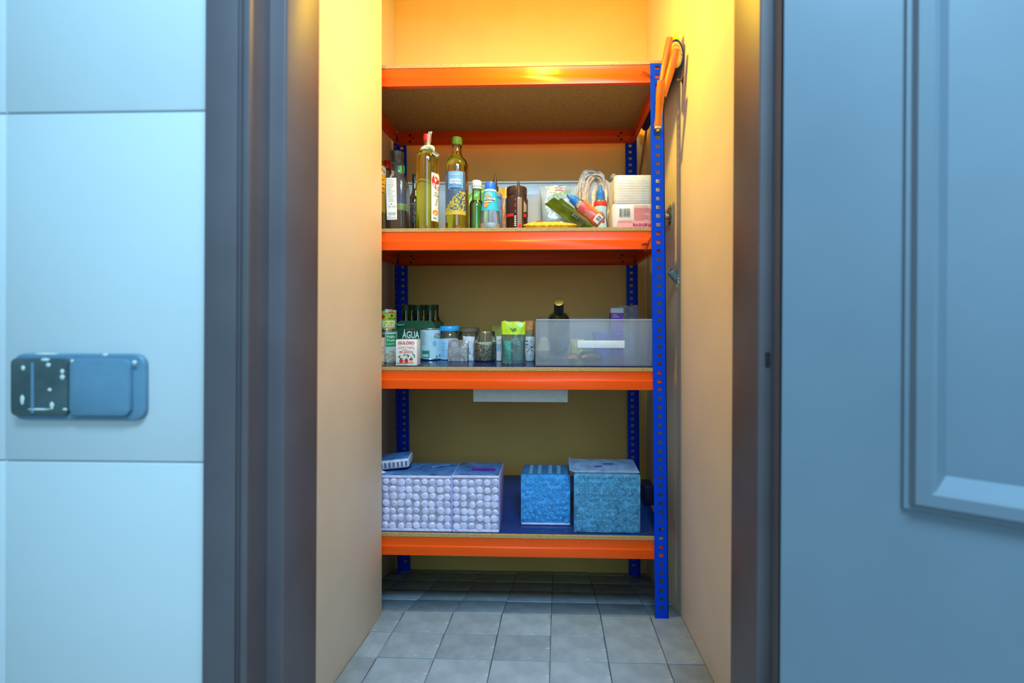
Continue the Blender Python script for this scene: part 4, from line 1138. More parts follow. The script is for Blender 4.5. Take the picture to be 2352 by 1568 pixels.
mb = MB(); put_rect(mb, wrap(I.r, -0.5, 0.0013), -9*I.k, 9*I.k, I.z(819), I.z(803), 6); mb.build('green_panel', mat('ink_teal', (0.02, 0.24, 0.20)), I.root)
mb = MB(); put_rect(mb, wrap(I.r, -0.5, 0.0018), -7*I.k, 7*I.k, I.z(817), I.z(811), 6); mb.build('panel_picture', mat('ink_palegreen', (0.45, 0.65, 0.45)), I.root)
mb = MB(); put_lines(mb, wrap(I.r, -0.6, 0.0013), -8*I.k, 6*I.k, I.z(792), I.z(760), 14, 0.0006, 3, 4); mb.build('print', GY, I.root)
mb = MB(); put_disc(mb, wrap(I.r, 0.4, 0.0013), 0, I.z(787), 5*I.k, 6*I.k, n=12); mb.build('shield_motif', mat('ink_skyblue', (0.20, 0.48, 0.75)), I.root)

# jar with blue lid
def jar(label, px, Y, prof, name='glass_jar', m=None):
    I = Item(name, label, 'jar', px, Y, Z3)
    P = I.prof(prof)
    MB().lathe(P, 36, cap=False).build('glass', m or clear, I.root, ang=50)
    MB().lathe([(0.0004, 0.0003), (P[0][0], 0.0003), (P[0][0]*0.98, 0.0012), (0.0004, 0.0012)], 36, cap=False).build('base', m or clear, I.root)
    return I
Y = Yb(824.5)
I = jar('glass jar with sky blue lid and pale blue label', 1033, Y, [(21, None), (22.5, 822), (22.5, 773), (21, 768), (19, 764), (18.5, 758)])
I.lathe('lid', [(20, 760), (22, 759), (22.6, 757), (22.4, 750.5), (21, 748.5), (18, 748.2)], mat('sky_lid', (0.04, 0.38, 0.75), 0.3))
I.lathe('contents', [(19.5, None), (20.5, 821), (20.5, 776)], mat('pale_contents', (0.55, 0.56, 0.52), 0.6))
I.band('label', 22.7, 823, 776.5, -1.5, 0.9, mat('jar_label', (0.42, 0.68, 0.85), 0.35))
mb = MB()
for i in range(13):
    a = R(40 + 22*i); put_disc(mb, wrap(22.7*I.k, 0.35, 0.0014), (2 + 9*math.cos(a))*I.k, I.z(790) + 10*math.sin(a)*I.k, 2.4*I.k, n=8)
mb.build('red_swirl', mat('ink_crimson2', (0.55, 0.02, 0.06)), I.root)
mb = MB(); put_lines(mb, wrap(22.7*I.k, -0.5, 0.0012), -8*I.k, 5*I.k, I.z(818), I.z(783), 12, 0.0006, 8, 4); mb.build('print', BL, I.root)

# clear swing jar behind, open bean jar
I = jar('wide clear glass jar with amber contents behind the small clear packet', 1077, 1.52, [(24, None), (25.5, 815), (25.5, 775), (23, 768), (22, 762), (23.5, 760), (23, 752)])
I.lathe('contents', [(23, None), (24, 812), (24, 778)], mat('amber_contents', (0.38, 0.24, 0.09), 0.5, var=0.4, scale=80))
I.lathe('lid', [(22, 762), (24.5, 761), (24.5, 754), (22, 752.5)], film('jar_lid_glass', (0.8, 0.8, 0.7), (0.45, 0.38, 0.25), 0.4))
Y = Yb(828)
I = jar('open glass jar half full of black-eyed beans', 1114.5, Y, [(23, None), (25.3, 824), (25.3, 782), (24, 774), (22, 769), (22.5, 766), (21.5, 764), (23, 763), (22.5, 761)])
R0 = 23.6*I.k
I.lathe('bean_core', [(22, None), (22.8, 825), (22.8, 790)], mat('bean_core', (0.20, 0.14, 0.08), 0.8))
mb = MB(); zt = I.z(789)
def bean(mb, p, s, rot):
    M = Matrix.Translation(p) @ Euler(rot).to_matrix().to_4x4() @ Matrix.Diagonal((1.45*s, s, 0.9*s, 1))
    q = 0.7
    vs = [(1,0,0),(-1,0,0),(0,1,0),(0,-1,0),(0,0,1),(0,0,-1),(q,q,0),(q,-q,0),(-q,q,0),(-q,-q,0)]
    fs = [(0,6,4),(6,2,4),(2,8,4),(8,1,4),(1,9,4),(9,3,4),(3,7,4),(7,0,4),(6,0,5),(2,6,5),(8,2,5),(1,8,5),(9,1,5),(3,9,5),(7,3,5),(0,7,5)]
    mb.add(vs, fs, M)
rg = random.Random(11)
for i in range(520):
    a = rg.uniform(-1.75, 1.75); bean(mb, (0.985*R0*math.sin(a), -0.985*R0*math.cos(a), rg.uniform(0.004, zt)), rg.uniform(0.0017, 0.0023), (rg.uniform(0, 6), rg.uniform(0, 6), rg.uniform(0, 6)))
for i in range(160):
    a = rg.uniform(0, 6.3); q = math.sqrt(rg.random())*R0; bean(mb, (q*math.cos(a), q*math.sin(a), zt + rg.uniform(-.001, .002)), 0.002, (rg.uniform(0, 6), rg.uniform(0, 6), rg.uniform(0, 6)))
m_b = mat('dry_bean', (0.85, 0.66, 0.48), 0.45, var=0.5, scale=420)
tag(mb.build('dry_beans', m_b, I.root), 'dry speckled beans', kind='stuff')

# small clear box of crystals, crumpled white sachet
Y = Yb(830)
x0, x1 = PX(1028, Y), PX(1073, Y); h = PZ(781, Y, 1050) - Z3; kk = K(Y, 1050)
o = thing('clear_packet', 'small clear plastic packet of grey crystals in front of the blue-lidded jar', 'packet', ((x0+x1)/2, Y + 0.016, Z3))
mb = MB(); w_ = (x1-x0)/2
mb.prism(rrect(-w_, w_, -0.015, 0.015, 0.004), 0, h*0.62).build('crystals', mat('grey_crystals', (0.38, 0.35, 0.34), 0.4, var=0.45, scale=220, bump=0.8, bscale=260), o)
def pk(u, v):
    a = 2*math.pi*u; t = v
    d = 0.016*(1 - t**3*0.9); c, s_ = math.cos(a), math.sin(a)
    nn = noise.noise(Vector((c*2, s_*2, t*4)))
    return ((w_ + 0.001)*math.copysign(abs(c)**0.5, c)*(1 + .04*nn), d*math.copysign(abs(s_)**.6, s_)*(1 + .15*nn), h*t)
mb = MB(); mb.grid(pk, 40, 12).build('packet_film', film('packet_film', (0.93, 0.92, 0.92), (0.62, 0.56, 0.54), 0.25, rough=0.1, bump=0.6, bscale=90), o, ang=80)
r_, k_, W__, H__ = upright_bag('paper_sachet', 'crumpled white and lilac printed sachet beside the bean jar', 'sachet', 1060, 1090, 772, Z3, Yb(827), 0.022,
            mat('sachet_paper', (0.62, 0.60, 0.66), 0.4, var=0.12, scale=80, bump=0.6, bscale=80), wr=0.5, seed=9, rot=(0, R(3), 0))
mb = MB(); put_lines(mb, lambda u, w: (u, -0.0135, w), -3*k_, 8*k_, H__*0.25, H__*0.45, 3, 0.0015); mb.build('lettering', mat('ink_rose2', (0.55, 0.15, 0.22)), r_)

# white shaker
I = Item('spice_shaker', 'slim white spice shaker between the bean jar and the lime bag', 'shaker', 1148, Yb(828), Z3)
I.lathe('body', [(8, None), (8.6, 827), (8.6, 786)], mat('shaker_white', (0.70, 0.74, 0.72), 0.35))
I.lathe('cap', [(8.8, 786), (8.8, 774), (7.5, 772)], mat('white_cap', (0.80, 0.79, 0.76), 0.4))
I.lathe('label_ring', [(8.75, 806), (8.75, 788)], mat('ink_iceblue', (0.45, 0.60, 0.70)))
mb = MB(); put_barcode(mb, wrap(8.8*I.k, 0, 0.0006), -6*I.k, 6*I.k, I.z(782.5), I.z(779.5), 8, 3); put_lines(mb, wrap(8.8*I.k, 0, 0.0006), -5*I.k, 5*I.k, I.z(804), I.z(790), 4, 0.001, 2, 3); mb.build('lettering', GY, I.root)

# lime bag with clear window, tumbler, packs behind
Yl = Yb(836)
root, kk, Wb, Hb_ = upright_bag('snack_bag', 'stand-up bag with lime green top and clear front over teal netting', 'bag', 1152, 1207, 738, Z3, Yl + 0.02, 0.036,
            film('snack_film', (0.88, 0.95, 0.95), (0.45, 0.60, 0.55), 0.10, rough=0.1, bump=0.5, bscale=60), wr=0.3, seed=3,
            topm=mat('lime_film', (0.50, 0.66, 0.015), 0.3, var=0.15, scale=40, bump=0.5, bscale=80), ysplit=767, pinch=0.03)
mb = MB(); rg = random.Random(5)
x0 = -Wb/2 + 3*kk; w_ = 18*kk
for s in (1, -1):
    for i in range(8):
        zc = 0.004 + i*0.0072
        mb.tube([(x0, -0.004 + s*0.001, zc), (x0 + w_, -0.004 + s*0.001, zc + s*0.011)], 0.0011, 5)
mb.box(x0, x0 + w_, -0.003, 0.008, 0.002, 0.066)
mb.build('teal_netting', mat('teal_net', (0.02, 0.50, 0.38), 0.4), root)
mb = MB(); put_disc(mb, lambda u, w: (u, -0.011, w), 2*kk, Hb_*0.80, 6*kk, 4*kk, 9, 0.5); put_disc(mb, lambda u, w: (u, -0.011, w), -5*kk, Hb_*0.83, 4*kk, 1.2*kk, 7, -0.7); mb.build('leaf_motif', mat('ink_leaf2', (0.12, 0.28, 0.02)), root)
I = Item('glass_bottle', 'short pale green glass bottle with gold lid just behind the lime bag', 'bottle', 1190, Yb(826), Z3)
I.lathe('body', [(14, None), (15, 824), (15, 786), (13.5, 778), (12, 774)], film('aqua_glass', (0.7, 0.85, 0.85), (0.35, 0.55, 0.52), 0.4))
I.lathe('lid', [(12.4, 775), (12.6, 773), (12.6, 766), (11.5, 765)], mat('gold_lid', (0.45, 0.33, 0.05), 0.3, metal=0.8))
upright_bag('pasta_pack', 'olive yellow pack standing behind the bean jar', 'pack', 1126, 1160, 747, Z3, 1.55, 0.03, mat('olive_pack', (0.38, 0.36, 0.03), 0.4, bump=0.3), seed=12)
upright_bag('biscuit_pack', 'orange pack with a blue stripe between the lime bag and the plastic bin', 'pack', 1203, 1226, 736, Z3, 1.49, 0.024,
            mat('brown_pack', (0.28, 0.20, 0.08), 0.4), seed=14, topm=mat('orange_pack', (0.80, 0.22, 0.02), 0.3, bump=0.4), ysplit=757)
I = Item('paper_roll', 'white patterned paper-wrapped roll beside the plastic bin', 'roll', 1216.5, Yb(828), Z3)
I.lathe('wrap', [(11, None), (12.2, 826), (12.6, 800), (12, 799), (12.6, 798), (12.6, 776), (11, 773), (3, 772)], mat('roll_paper', (0.66, 0.68, 0.70), 0.5, bump=0.3))
mb = MB()
for (u, y, a, b, ro) in ((-7, 782, 4, 1.3, 0), (-6, 790, 4, 1.2, .1), (2, 782, 4, .5, 1.2), (5, 784, 3, .5, 1.0), (-3, 803, 6, .7, 1.0), (4, 803, 5, .7, -.7), (2, 815, 3, .6, 1.5), (5, 796, 3, 1.4, 0.3)):
    put_disc(mb, wrap(12.6*I.k, 0, 0.0008), u*I.k, I.z(y), a*I.k, b*I.k, 8, ro)
mb.build('print', mat('ink_umber', (0.12, 0.10, 0.09)), I.root)

# translucent bin and what is in it
Yq = 1.236; dpb = 0.32
x0, x1 = PX(1229.5, Yq), PX(1503, Yq); h = PZ(733, Yq, 1360) - Z3
bin_ = thing('plastic_bin', 'large translucent plastic bin with a ribbed label strip beside the blue post', 'bin', ((x0+x1)/2, Yq + dpb/2, Z3 + 0.0002))
bm_ = film('bin_plastic', (0.93, 0.95, 0.98), (0.68, 0.73, 0.82), 0.20, rough=0.25, gloss=0.6)
W = x1 - x0
open_box(MB(), W, dpb, h, 0.0022, 0.0).build('bin_body', bm_, bin_, bevel=0.0015)
mb = MB(); w2, d2 = W/2 + 0.0012, dpb/2 + 0.0012
mb.prism([(-w2, h-0.003), (w2, h-0.003), (w2, h), (-w2, h)], -d2, -d2 + 0.004, axis='y'); mb.prism([(-w2, h-0.003), (w2, h-0.003), (w2, h), (-w2, h)], d2 - 0.004, d2, axis='y')
mb.box(-w2, -w2 + 0.004, -d2, d2, h-0.003, h); mb.box(w2 - 0.004, w2, -d2, d2, h-0.003, h)
mb.build('rim', film('bin_rim', (0.8, 0.8, 0.8), (0.62, 0.60, 0.55), 0.75), bin_)
kq = K(Yq, 1380); cxq = (1229.5 + 1503)/2
zq = lambda y: PZ(y, Yq, 1380) - Z3
mb = MB(); mb.box((1327 - cxq)*kq, (1435 - cxq)*kq, -dpb/2 - 0.0022, -dpb/2 - 0.0004, zq(799.5), zq(782)); mb.build('label_strip', mat('strip_plastic', (0.66, 0.70, 0.72), 0.4), bin_, bevel=0.0006)
for i in range(14):
    xx_ = (1332 + i*7.6 - cxq)*kq
    MB().box(xx_, xx_ + 2.4*kq, -dpb/2 - 0.0030, -dpb/2 - 0.0020, zq(798), zq(783.5)).build('rib', mat('strip_plastic', (0.66, 0.70, 0.72)), bin_)
ZI = Z3 + 0.0030
# wine bottle leaning forward in the bin
Lb, rb, tb = 0.25, 26.5*K(1.34, 1283), R(50)
wb = thing('wine_bottle', 'dark wine bottle with gold-topped capsule leaning in the plastic bin', 'bottle', (PX(1283, 1.50), 1.503, ZI), (R(53), 0, 0))
wb.location.z = ZI + rb*math.sin(tb) + 0.001
MB().lathe([(rb*0.9, 0), (rb, 0.004), (rb, Lb*0.60), (rb*0.93, Lb*0.66), (rb*0.6, Lb*0.73), (0.0148, Lb*0.79), (0.0140, Lb*0.84)], 32).build('bottle_glass', glassy('wine_glass', (0.12, 0.10, 0.015), 0.03), wb)
MB().lathe([(0.0146, Lb*0.79), (0.0150, Lb*0.80), (0.0146, Lb*0.955), (0.0152, Lb*0.96), (0.0150, Lb*0.995)], 28, cap=False).build('capsule', mat('capsule_black', (0.015, 0.015, 0.016), 0.35), wb)
MB().lathe([(0.0151, Lb*0.985), (0.0146, Lb*0.998), (0.012, Lb), (0.0004, Lb)], 28).build('capsule_top', mat('gold_foil', (0.70, 0.42, 0.08), 0.35, metal=1.0), wb)
mb = MB(); label_band(mb, rb, Lb*0.12, Lb*0.48, 0.0, 1.5, 12); mb.build('label', mat('wine_label', (0.30, 0.34, 0.38), 0.5), wb)
mb = MB()
for i in range(4): put_rect(mb, wrap(rb, 0.75, 0.0010), -0.016, 0.018, Lb*(0.16 + 0.085*i), Lb*(0.16 + 0.085*i) + 0.0022, 6)
mb.build('print', W_, wb)
# purple box and clear bag
x0, x1 = PX(1403, 1.45), PX(1432, 1.45)
pb_ = thing('purple_box', 'tall purple and white box standing in the plastic bin', 'box', ((x0+x1)/2, 1.47, ZI))
hp = PZ(707, 1.45, 1415) - ZI
MB().box(-(x1-x0)/2, (x1-x0)/2, -0.02, 0.02, 0, hp*0.90).build('box_body', mat('purple_card', (0.16, 0.05, 0.40), 0.4), pb_)
MB().box(-(x1-x0)/2, (x1-x0)/2, -0.02, 0.02, hp*0.90, hp).build('box_top', mat('lilac_card', (0.62, 0.62, 0.74), 0.4), pb_)
mb = MB(); put_lines(mb, flat(-0.02), -0.014, 0.008, hp*0.80, hp*0.88, 2, 0.0015); mb.build('print', W_, pb_)
upright_bag('clear_bag', 'crinkled clear plastic bag behind the purple box in the bin', 'bag', 1420, 1466, 702, ZI, 1.515, 0.03, film('crinkle_film', (0.9, 0.92, 0.95), (0.6, 0.62, 0.68), 0.30, rough=0.1, bump=1.0, bscale=50), wr=0.6, seed=20, pinch=-0.1)
I = Item('measuring_cup', 'blue plastic cup lying behind the label strip in the bin', 'cup', 1385, 1.40, ZI)
I.lathe('cup', [(16, None), (18, 830), (24, 770), (26, 762), (24.5, 762), (16, 828)], mat('blue_cup', (0.10, 0.16, 0.55), 0.4))
MB().tube([(22*I.k, 0, I.z(768)), (40*I.k, -0.005, I.z(766)), (46*I.k, -0.005, I.z(785)), (22*I.k, 0, I.z(795))], 0.004).build('handle', mat('blue_cup', (0.1, 0.16, 0.55)), I.root)
def sack(name, label, cat, x0, x1, y0, Y, dep, m, seed, yaw=0):
    a, b = PX(x0, Y), PX(x1, Y); hh = PZ(y0, Y, (x0+x1)/2) - ZI
    r = thing(name, label, cat, ((a+b)/2, Y, ZI), (0, 0, yaw))
    mb = MB(); pouch(mb, b-a, dep, hh, 14, 12, 0.15, seed, p=3.0); mb.map(lambda x, y, z: (x, y, max(0.0002, z + hh*0.5))); mb.build('pouch_film', m, r, ang=70)
    return r
sack('coffee_pouch', 'black pouch with pale print lying at the bottom of the bin', 'pouch', 1328, 1384, 806, 1.315, 0.07, mat('black_pouch', (0.05, 0.05, 0.055), 0.3, var=0.8, scale=50), 1)
sack('brown_pouch', 'small tan and black pouch between the wine bottle and black pouch in bin', 'pouch', 1302, 1330, 811, 1.30, 0.05, mat('tan_pouch', (0.25, 0.16, 0.10), 0.35, var=0.6, scale=60), 2)
upright_bag('yellow_pack', 'yellow pack standing behind the pouches in the bin', 'pack', 1309, 1343, 778, ZI, 1.44, 0.03, mat('yellow_pack', (0.62, 0.42, 0.06), 0.4), seed=22)
sack('paper_bag', 'folded cream paper bag at the left end of the bin', 'bag', 1234, 1264, 775, 1.36, 0.12, mat('cream_paper', (0.55, 0.45, 0.25), 0.6), 5)
# tray fixed under the third shelf
Yt = 1.30
x0, x1 = PX(1087, Yt), PX(1304, Yt); zb = PZ(923, Yt, 1195); zt = ZB[2] - 0.0005
o = thing('under_shelf_tray', 'white plastic tray fixed under the middle shelf', 'tray', ((x0+x1)/2, Yt + 0.10, zb))
mb = MB(); hh = zt - zb; wx = (x1-x0)/2
open_box(mb, 2*wx, 0.20, hh, 0.003, 0.006).build('tray_body', mat('tray_white', (0.62, 0.70, 0.70), 0.4), o, bevel=0.0012)

# ================================================================ bottom shelf: wrapped packs
def dome_mesh(name, m, r, h, n=10, sq=None):
    return MB().lathe([(r, 0), (r*0.93, h*0.45), (r*0.65, h*0.85), (r*0.25, h), (0.0002, h)], n, sq=sq).mesh(name, m, ang=60)
def bubbles(root, me, cols, rows, x0, z0, px, pz, y, stagger, seed, jit=0.1):
    rg = random.Random(seed)
    for j in range(rows):
        for i in range(cols - (1 if stagger and j % 2 else 0)):
            o = bpy.data.objects.new('bubble', me); COL.objects.link(o); o.parent = root
            s = rg.uniform(1 - jit, 1 + jit*0.5)
            o.location = (x0 + (i + (0.5 if stagger and j % 2 else 0))*px + rg.uniform(-.09, .09)*px, y, z0 + j*pz + rg.uniform(-.09, .09)*pz)
            o.rotation_euler = (R(90 + rg.uniform(-14, 14)), 0, R(rg.uniform(-14, 14)))
            o.scale = (s, s, rg.uniform(0.6, 1.2))
def pack(name, label, x0, x1, ytop, ybot_Y, dep, m, rz=0.0, bev=0.006):
    Y = ybot_Y; xa, xb = PX(x0, Y), PX(x1, Y); h = PZ(ytop, Y, (x0+x1)/2) - Z4
    root = thing(name, label, 'box', ((xa+xb)/2, Y + dep/2, Z4), (0, 0, rz))
    mb = MB(); w = xb - xa
    n = 10
    mb.box(-w/2, w/2, -dep/2, dep/2, 0.001, h).build('pack_body', m, root, bevel=bev, seg=3)
    return root, w, h, K(Y, (x0+x1)/2)
lav = mat('lavender_film', (0.62, 0.60, 0.86), 0.14, var=0.14, scale=70, bump=0.6, bscale=150)
gap = mat('pack_gap', (0.36, 0.33, 0.42), 0.5, var=0.3, scale=90)
topf = mat('pack_top_film', (0.06, 0.17, 0.42), 0.2, var=0.5, scale=25, bump=0.5, bscale=40)
edge = mat('lilac_film', (0.44, 0.38, 0.72), 0.22, bump=0.4, bscale=90)
for nm, x0, x1, lab, seed in (('dimpled_pack', 842, 1037, 'large white dimpled pack in lavender film, left end of the bottom shelf', 1),
                              ('dimpled_pack', 1039, 1146, 'narrower white dimpled pack in lavender film, touching the large one', 2)):
    root, w, h, k = pack(nm, lab, x0, x1, 1092, 1.232, 0.105, gap)
    root['group'] = 'dimpled packs in lavender film'
    me = dome_mesh('bubble', lav, 9.3*k, 0.0042, 8)
    cols = int(round(w/(17.4*k))); rows = 7
    bubbles(root, me, cols, rows, -w/2 + w/cols/2, 13*k, w/cols, 16.6*k, -0.105/2 + 0.0005, False, seed)
    MB().box(-w/2 + 0.001, w/2 - 0.001, -0.105/2 + 0.002, 0.105/2 - 0.002, h, h + 0.0012).build('top_film', topf, root, bevel=0.0005)
    MB().box(-w/2, w/2, -0.105/2 - 0.0030, -0.105/2 + 0.001, 0.0005, 6*k).build('bottom_fold', lav, root, bevel=0.001)
    MB().box(-w/2, w/2, -0.105/2 - 0.0030, -0.105/2 + 0.001, h - 5*k, h + 0.0008).build('top_fold', lav, root, bevel=0.001)
    for sx in (-1, 1):
        MB().box(sx*w/2 - 0.0015, sx*w/2 + 0.0012, -0.105/2 - 0.0025, 0.105/2, 0.002, h).build('side_film', edge, root, bevel=0.0008)
    if seed == 2:
        MB().box(-w*0.15, w*0.38, -0.02, 0.0, h + 0.001, h + 0.0022).build('purple_tape', mat('purple_tape', (0.12, 0.02, 0.35), 0.3), root)
    else:
        mb = MB()
        for i in range(5): mb.tube([(w*(-.1 + .1*i), -0.03 + .012*i, h + 0.0028), (w*(0.05 + .09*i), .005*i, h + 0.006), (w*(.12 + .08*i), 0.03, h + 0.0028)], 0.0012, 5)
        mb.build('film_wrinkles', topf, root)
    H1 = h
# small pack lying on the left one
xs = PX(905, 1.27)
o = thing('small_pack', 'small silvery white pack lying on top of the large dimpled pack', 'pack', (xs, 1.287, Z4 + H1 + 0.0075), (0, R(-4), R(8)))
MB().box(-0.044, 0.044, -0.034, 0.034, 0, 0.026).build('pack_body', mat('silver_film', (0.46, 0.50, 0.62), 0.25, var=0.25, scale=40, bump=0.6, bscale=60), o, bevel=0.006, seg=3)
MB().box(-0.040, 0.040, -0.030, 0.030, 0.0258, 0.0272).build('top_film', topf, o, bevel=0.0005)
for i in range(7):
    MB().box(-0.036 + i*0.0115, -0.030 + i*0.0115, -0.0352, -0.0330, 0.006, 0.020).build('slot', mat('slot_dark', (0.12, 0.13, 0.25), 0.4), o)
mb = MB(); pouch(mb, 0.05, 0.022, 0.004, 10, 8, 0.5, 4)
f = mb.build('loose_flap', lav, o); f.location = (-0.045, -0.040, 0.000); f.rotation_euler = (R(30), R(28), 0)

blue_f = mat('azure_bubble_film', (0.05, 0.30, 0.68), 0.08, var=0.40, scale=60, bump=0.9, bscale=110)
teal_f = mat('teal_bubble_film', (0.07, 0.28, 0.50), 0.08, var=0.50, scale=55, bump=0.9, bscale=110)
card_b = mat('azure_card', (0.03, 0.15, 0.36), 0.35, var=0.25, scale=30)
Ym = (CAMH - Z4)*F/(1205 - CY)
root, w, h, k = pack('bubble_wrapped_box', 'small azure bubble-wrapped box, middle of the bottom shelf', 1197, 1309, 1089, Ym, 0.085, card_b)
me = dome_mesh('bubble', blue_f, 7.9*k, 0.0030, 12, 1.35)
bubbles(root, me, 8, 9, -w/2 + 8*k, 12*k, (w - 16*k)/7, (h - 24*k)/8, -0.085/2 + 0.0002, True, 5, 0.25)
MB().box(-w/2 - 0.0006, w/2 + 0.0006, -0.085/2 - 0.0012, -0.085/2 + 0.0008, 0.001, h - 0.001).build('front_film', blue_f, root, bevel=0.0006)
MB().box(-w/2 + 0.002, w/2, -0.085/2 - 0.002, -0.085/2, 0.0006, 5*k).build('bottom_fold', lav, root, bevel=0.001)
for i, q in enumerate((-0.3, -0.12, 0.1, 0.28)):
    MB().box(w*q - 0.006, w*q + 0.004, -0.036, 0.03, h, h + 0.0009).build('tape_strip', mat('pale_tape', (0.16, 0.33, 0.50), 0.25), root)
Yr = (CAMH - Z4)*F/(1221 - CY)
root, w, h, k = pack('bubble_wrapped_box', 'larger teal bubble-wrapped box with open flap, right of the azure one', 1319, 1470, 1088, Yr, 0.12, card_b, rz=R(0))
me = dome_mesh('bubble', teal_f, 7.9*k, 0.0030, 12, 1.35)
bubbles(root, me, 11, 10, -w/2 + 8*k, 10*k, (w - 16*k)/10, (h - 20*k)/9, -0.12/2 + 0.0002, True, 6, 0.25)
MB().box(-w/2 - 0.0006, w/2 + 0.0006, -0.12/2 - 0.0012, -0.12/2 + 0.0008, 0.001, h - 0.001).build('front_film', teal_f, root, bevel=0.0006)
MB().box(-w/2 - 0.0014, -w/2 + 0.002, -0.12/2, 0.12/2 - 0.01, 0.001, h).build('side_film', mat('dark_teal_film', (0.02, 0.13, 0.24), 0.15), root)
topc = mat('pale_blue_card', (0.22, 0.36, 0.60), 0.35, var=0.35, scale=30)
MB().box(-w/2, w/2, -0.055, 0.055, 0, 0.0016).build('top_flap', topc, root, bevel=0.0004).location = (0, 0, h + 0.001)
fl_ = MB().box(-0.016, 0.0, -0.055, 0.055, 0, 0.0016).build('side_flap', topc, root, bevel=0.0004)
fl_.location = (-w/2 + 0.001, 0, h + 0.001); fl_.rotation_euler = (0, R(22), 0)
for (dx, dy, lx) in ((-.02, -.01, .022), (.012, .012, .030)):
    MB().box(dx - lx/2, dx + lx/2, dy - .004, dy + .004, 0, 0.0006).build('print_mark', mat('ink_indigo', (0.05, 0.04, 0.35)), root).location = (0, 0, h + 0.0028)
mb = MB().prism(rrect(-0.016, 0.016, -0.03, 0.03, 0.006), 0, 0.062)
o = mb.build('navy_case', mat('navy_case', (0.010, 0.012, 0.05), 0.35), bevel=0.004, seg=3)
o.location = (PX(1490, 1.42), 1.44, Z4 + 0.0005); tag(o, 'dark navy case at the right end of the bottom shelf behind the post', 'case')

# ================================================================ things on the right wall
wood = mat('orange_wood', (0.60, 0.155, 0.008), 0.38, var=0.18, scale=20)
stool = thing('folded_stool', 'folded stool of three ribbed orange legs hung over the top of the post', 'stool', tuple(at(1520, 190, 1.185)))
so = stool.location
def leg(p0, p1, rads, Ya, Yb_, name='leg'):
    a, b = at(*p0, Ya), at(*p1, Yb_)
    n = len(rads); k = K(1.19, 1520)
    pts = [a.lerp(b, i/(n-1)) - so for i in range(n)]
    return MB().tube(pts, [r*k for r in rads], 40, ribs=0.045).build(name, wood, stool, ang=50)
leg((1538, 88), (1516, 212), [7.6, 8.2, 8.4, 7.6, 6.6, 6.4], 1.19, 1.204)
l2 = leg((1553, 114), (1524, 222), [7.8, 8.8, 8.8, 8.6, 7.2, 6.6], 1.170, 1.195)
l3 = leg((1519, 184), (1511.5, 289), [8.6, 9.6, 9.8, 9.2, 8.4, 8.0, 9.2], 1.165, 1.203)
k = K(1.2, 1511)
a, b = at(1511.5, 289, 1.203) - so, at(1511, 296, 1.203) - so
MB().tube([a, b], [8.4*k, 7.2*k], 20).build('ferrule', mat('bone_ring', (0.66, 0.52, 0.34), 0.4), stool)
MB().tube([b, b + Vector((0, 0, -7*k))], [5*k, 5*k], 16).build('tip', mat('brass_tip', (0.30, 0.22, 0.12), 0.3, metal=0.9), stool)
c = at(1517, 200, 1.163) - so
MB().lathe([(2.8*k, 0), (2.8*k, 0.002)], 14, M=Matrix.Translation(c + Vector((0, 0.005, 0))) @ Matrix.Rotation(R(90), 4, 'X')).build('peg_hole', mat('hole_dark', (0.08, 0.01, 0.005)), stool)

# flattened roll wedged between post and wall
YA, YE2 = 1.205, 1.62
ctr = at(1549, 124, YA)
roll = thing('rolled_mat', 'blue mat rolled with its yellow lining out at the end, wedged between post and wall', 'mat', (0.3185, YA, ctr.z))
bluecloth = mat('blue_canvas', (0.035, 0.04, 0.17), 0.75, bump=0.3, bscale=300)
yellowc = mat('yellow_lining', (0.85, 0.60, 0.10), 0.7, var=0.1, scale=60)
rx, rz = 0.0205, 0.040
def ell(s, y): return [(rx*s*math.cos(2*math.pi*i/28), y, rz*s*math.sin(2*math.pi*i/28)) for i in range(28)]
mb = MB()
vs = ell(1, 0) + ell(1, YE2 - YA) + ell(0.93, YE2 - YA) + ell(0.93, 0)
fs = []
for r_ in range(4):
    for i in range(28): fs.append((r_*28 + i, r_*28 + (i+1) % 28, ((r_+1) % 4)*28 + (i+1) % 28, ((r_+1) % 4)*28 + i))
mb.add(vs, fs).build('cover', bluecloth, roll)
mb = MB()
sp = [(0.90 - 0.72*t) for t in [i/60 for i in range(61)]]
for y in (0.001,):
    for i in range(60):
        a0, a1 = 2*math.pi*3*i/60, 2*math.pi*3*(i+1)/60
        s0, s1 = sp[i], sp[i+1]
        q = []
        for (a_, s_) in ((a0, s0), (a1, s1), (a1, s1 - 0.20), (a0, s0 - 0.20)):
            s_ = max(s_, 0.02); q.append((rx*s_*math.cos(a_), 0.0015 + 0.0006*math.sin(i), rz*s_*math.sin(a_)))
        mb.add(q, [(0, 1, 2, 3)])
for s_ in (0.92,):
    mb.add([(x, 0.0035, z) for x, y, z in ell(s_, 0)], [tuple(range(28))])
mb.build('lining', yellowc, roll)
mb = MB(); pouch(mb, 0.026, 0.030, 0.006, 8, 8, 0.4, 6, M=Matrix.Translation((0.004, 0.012, rz + 0.008)) @ Matrix.Rotation(R(60), 4, 'Y'))
mb.build('loose_corner', yellowc, roll)

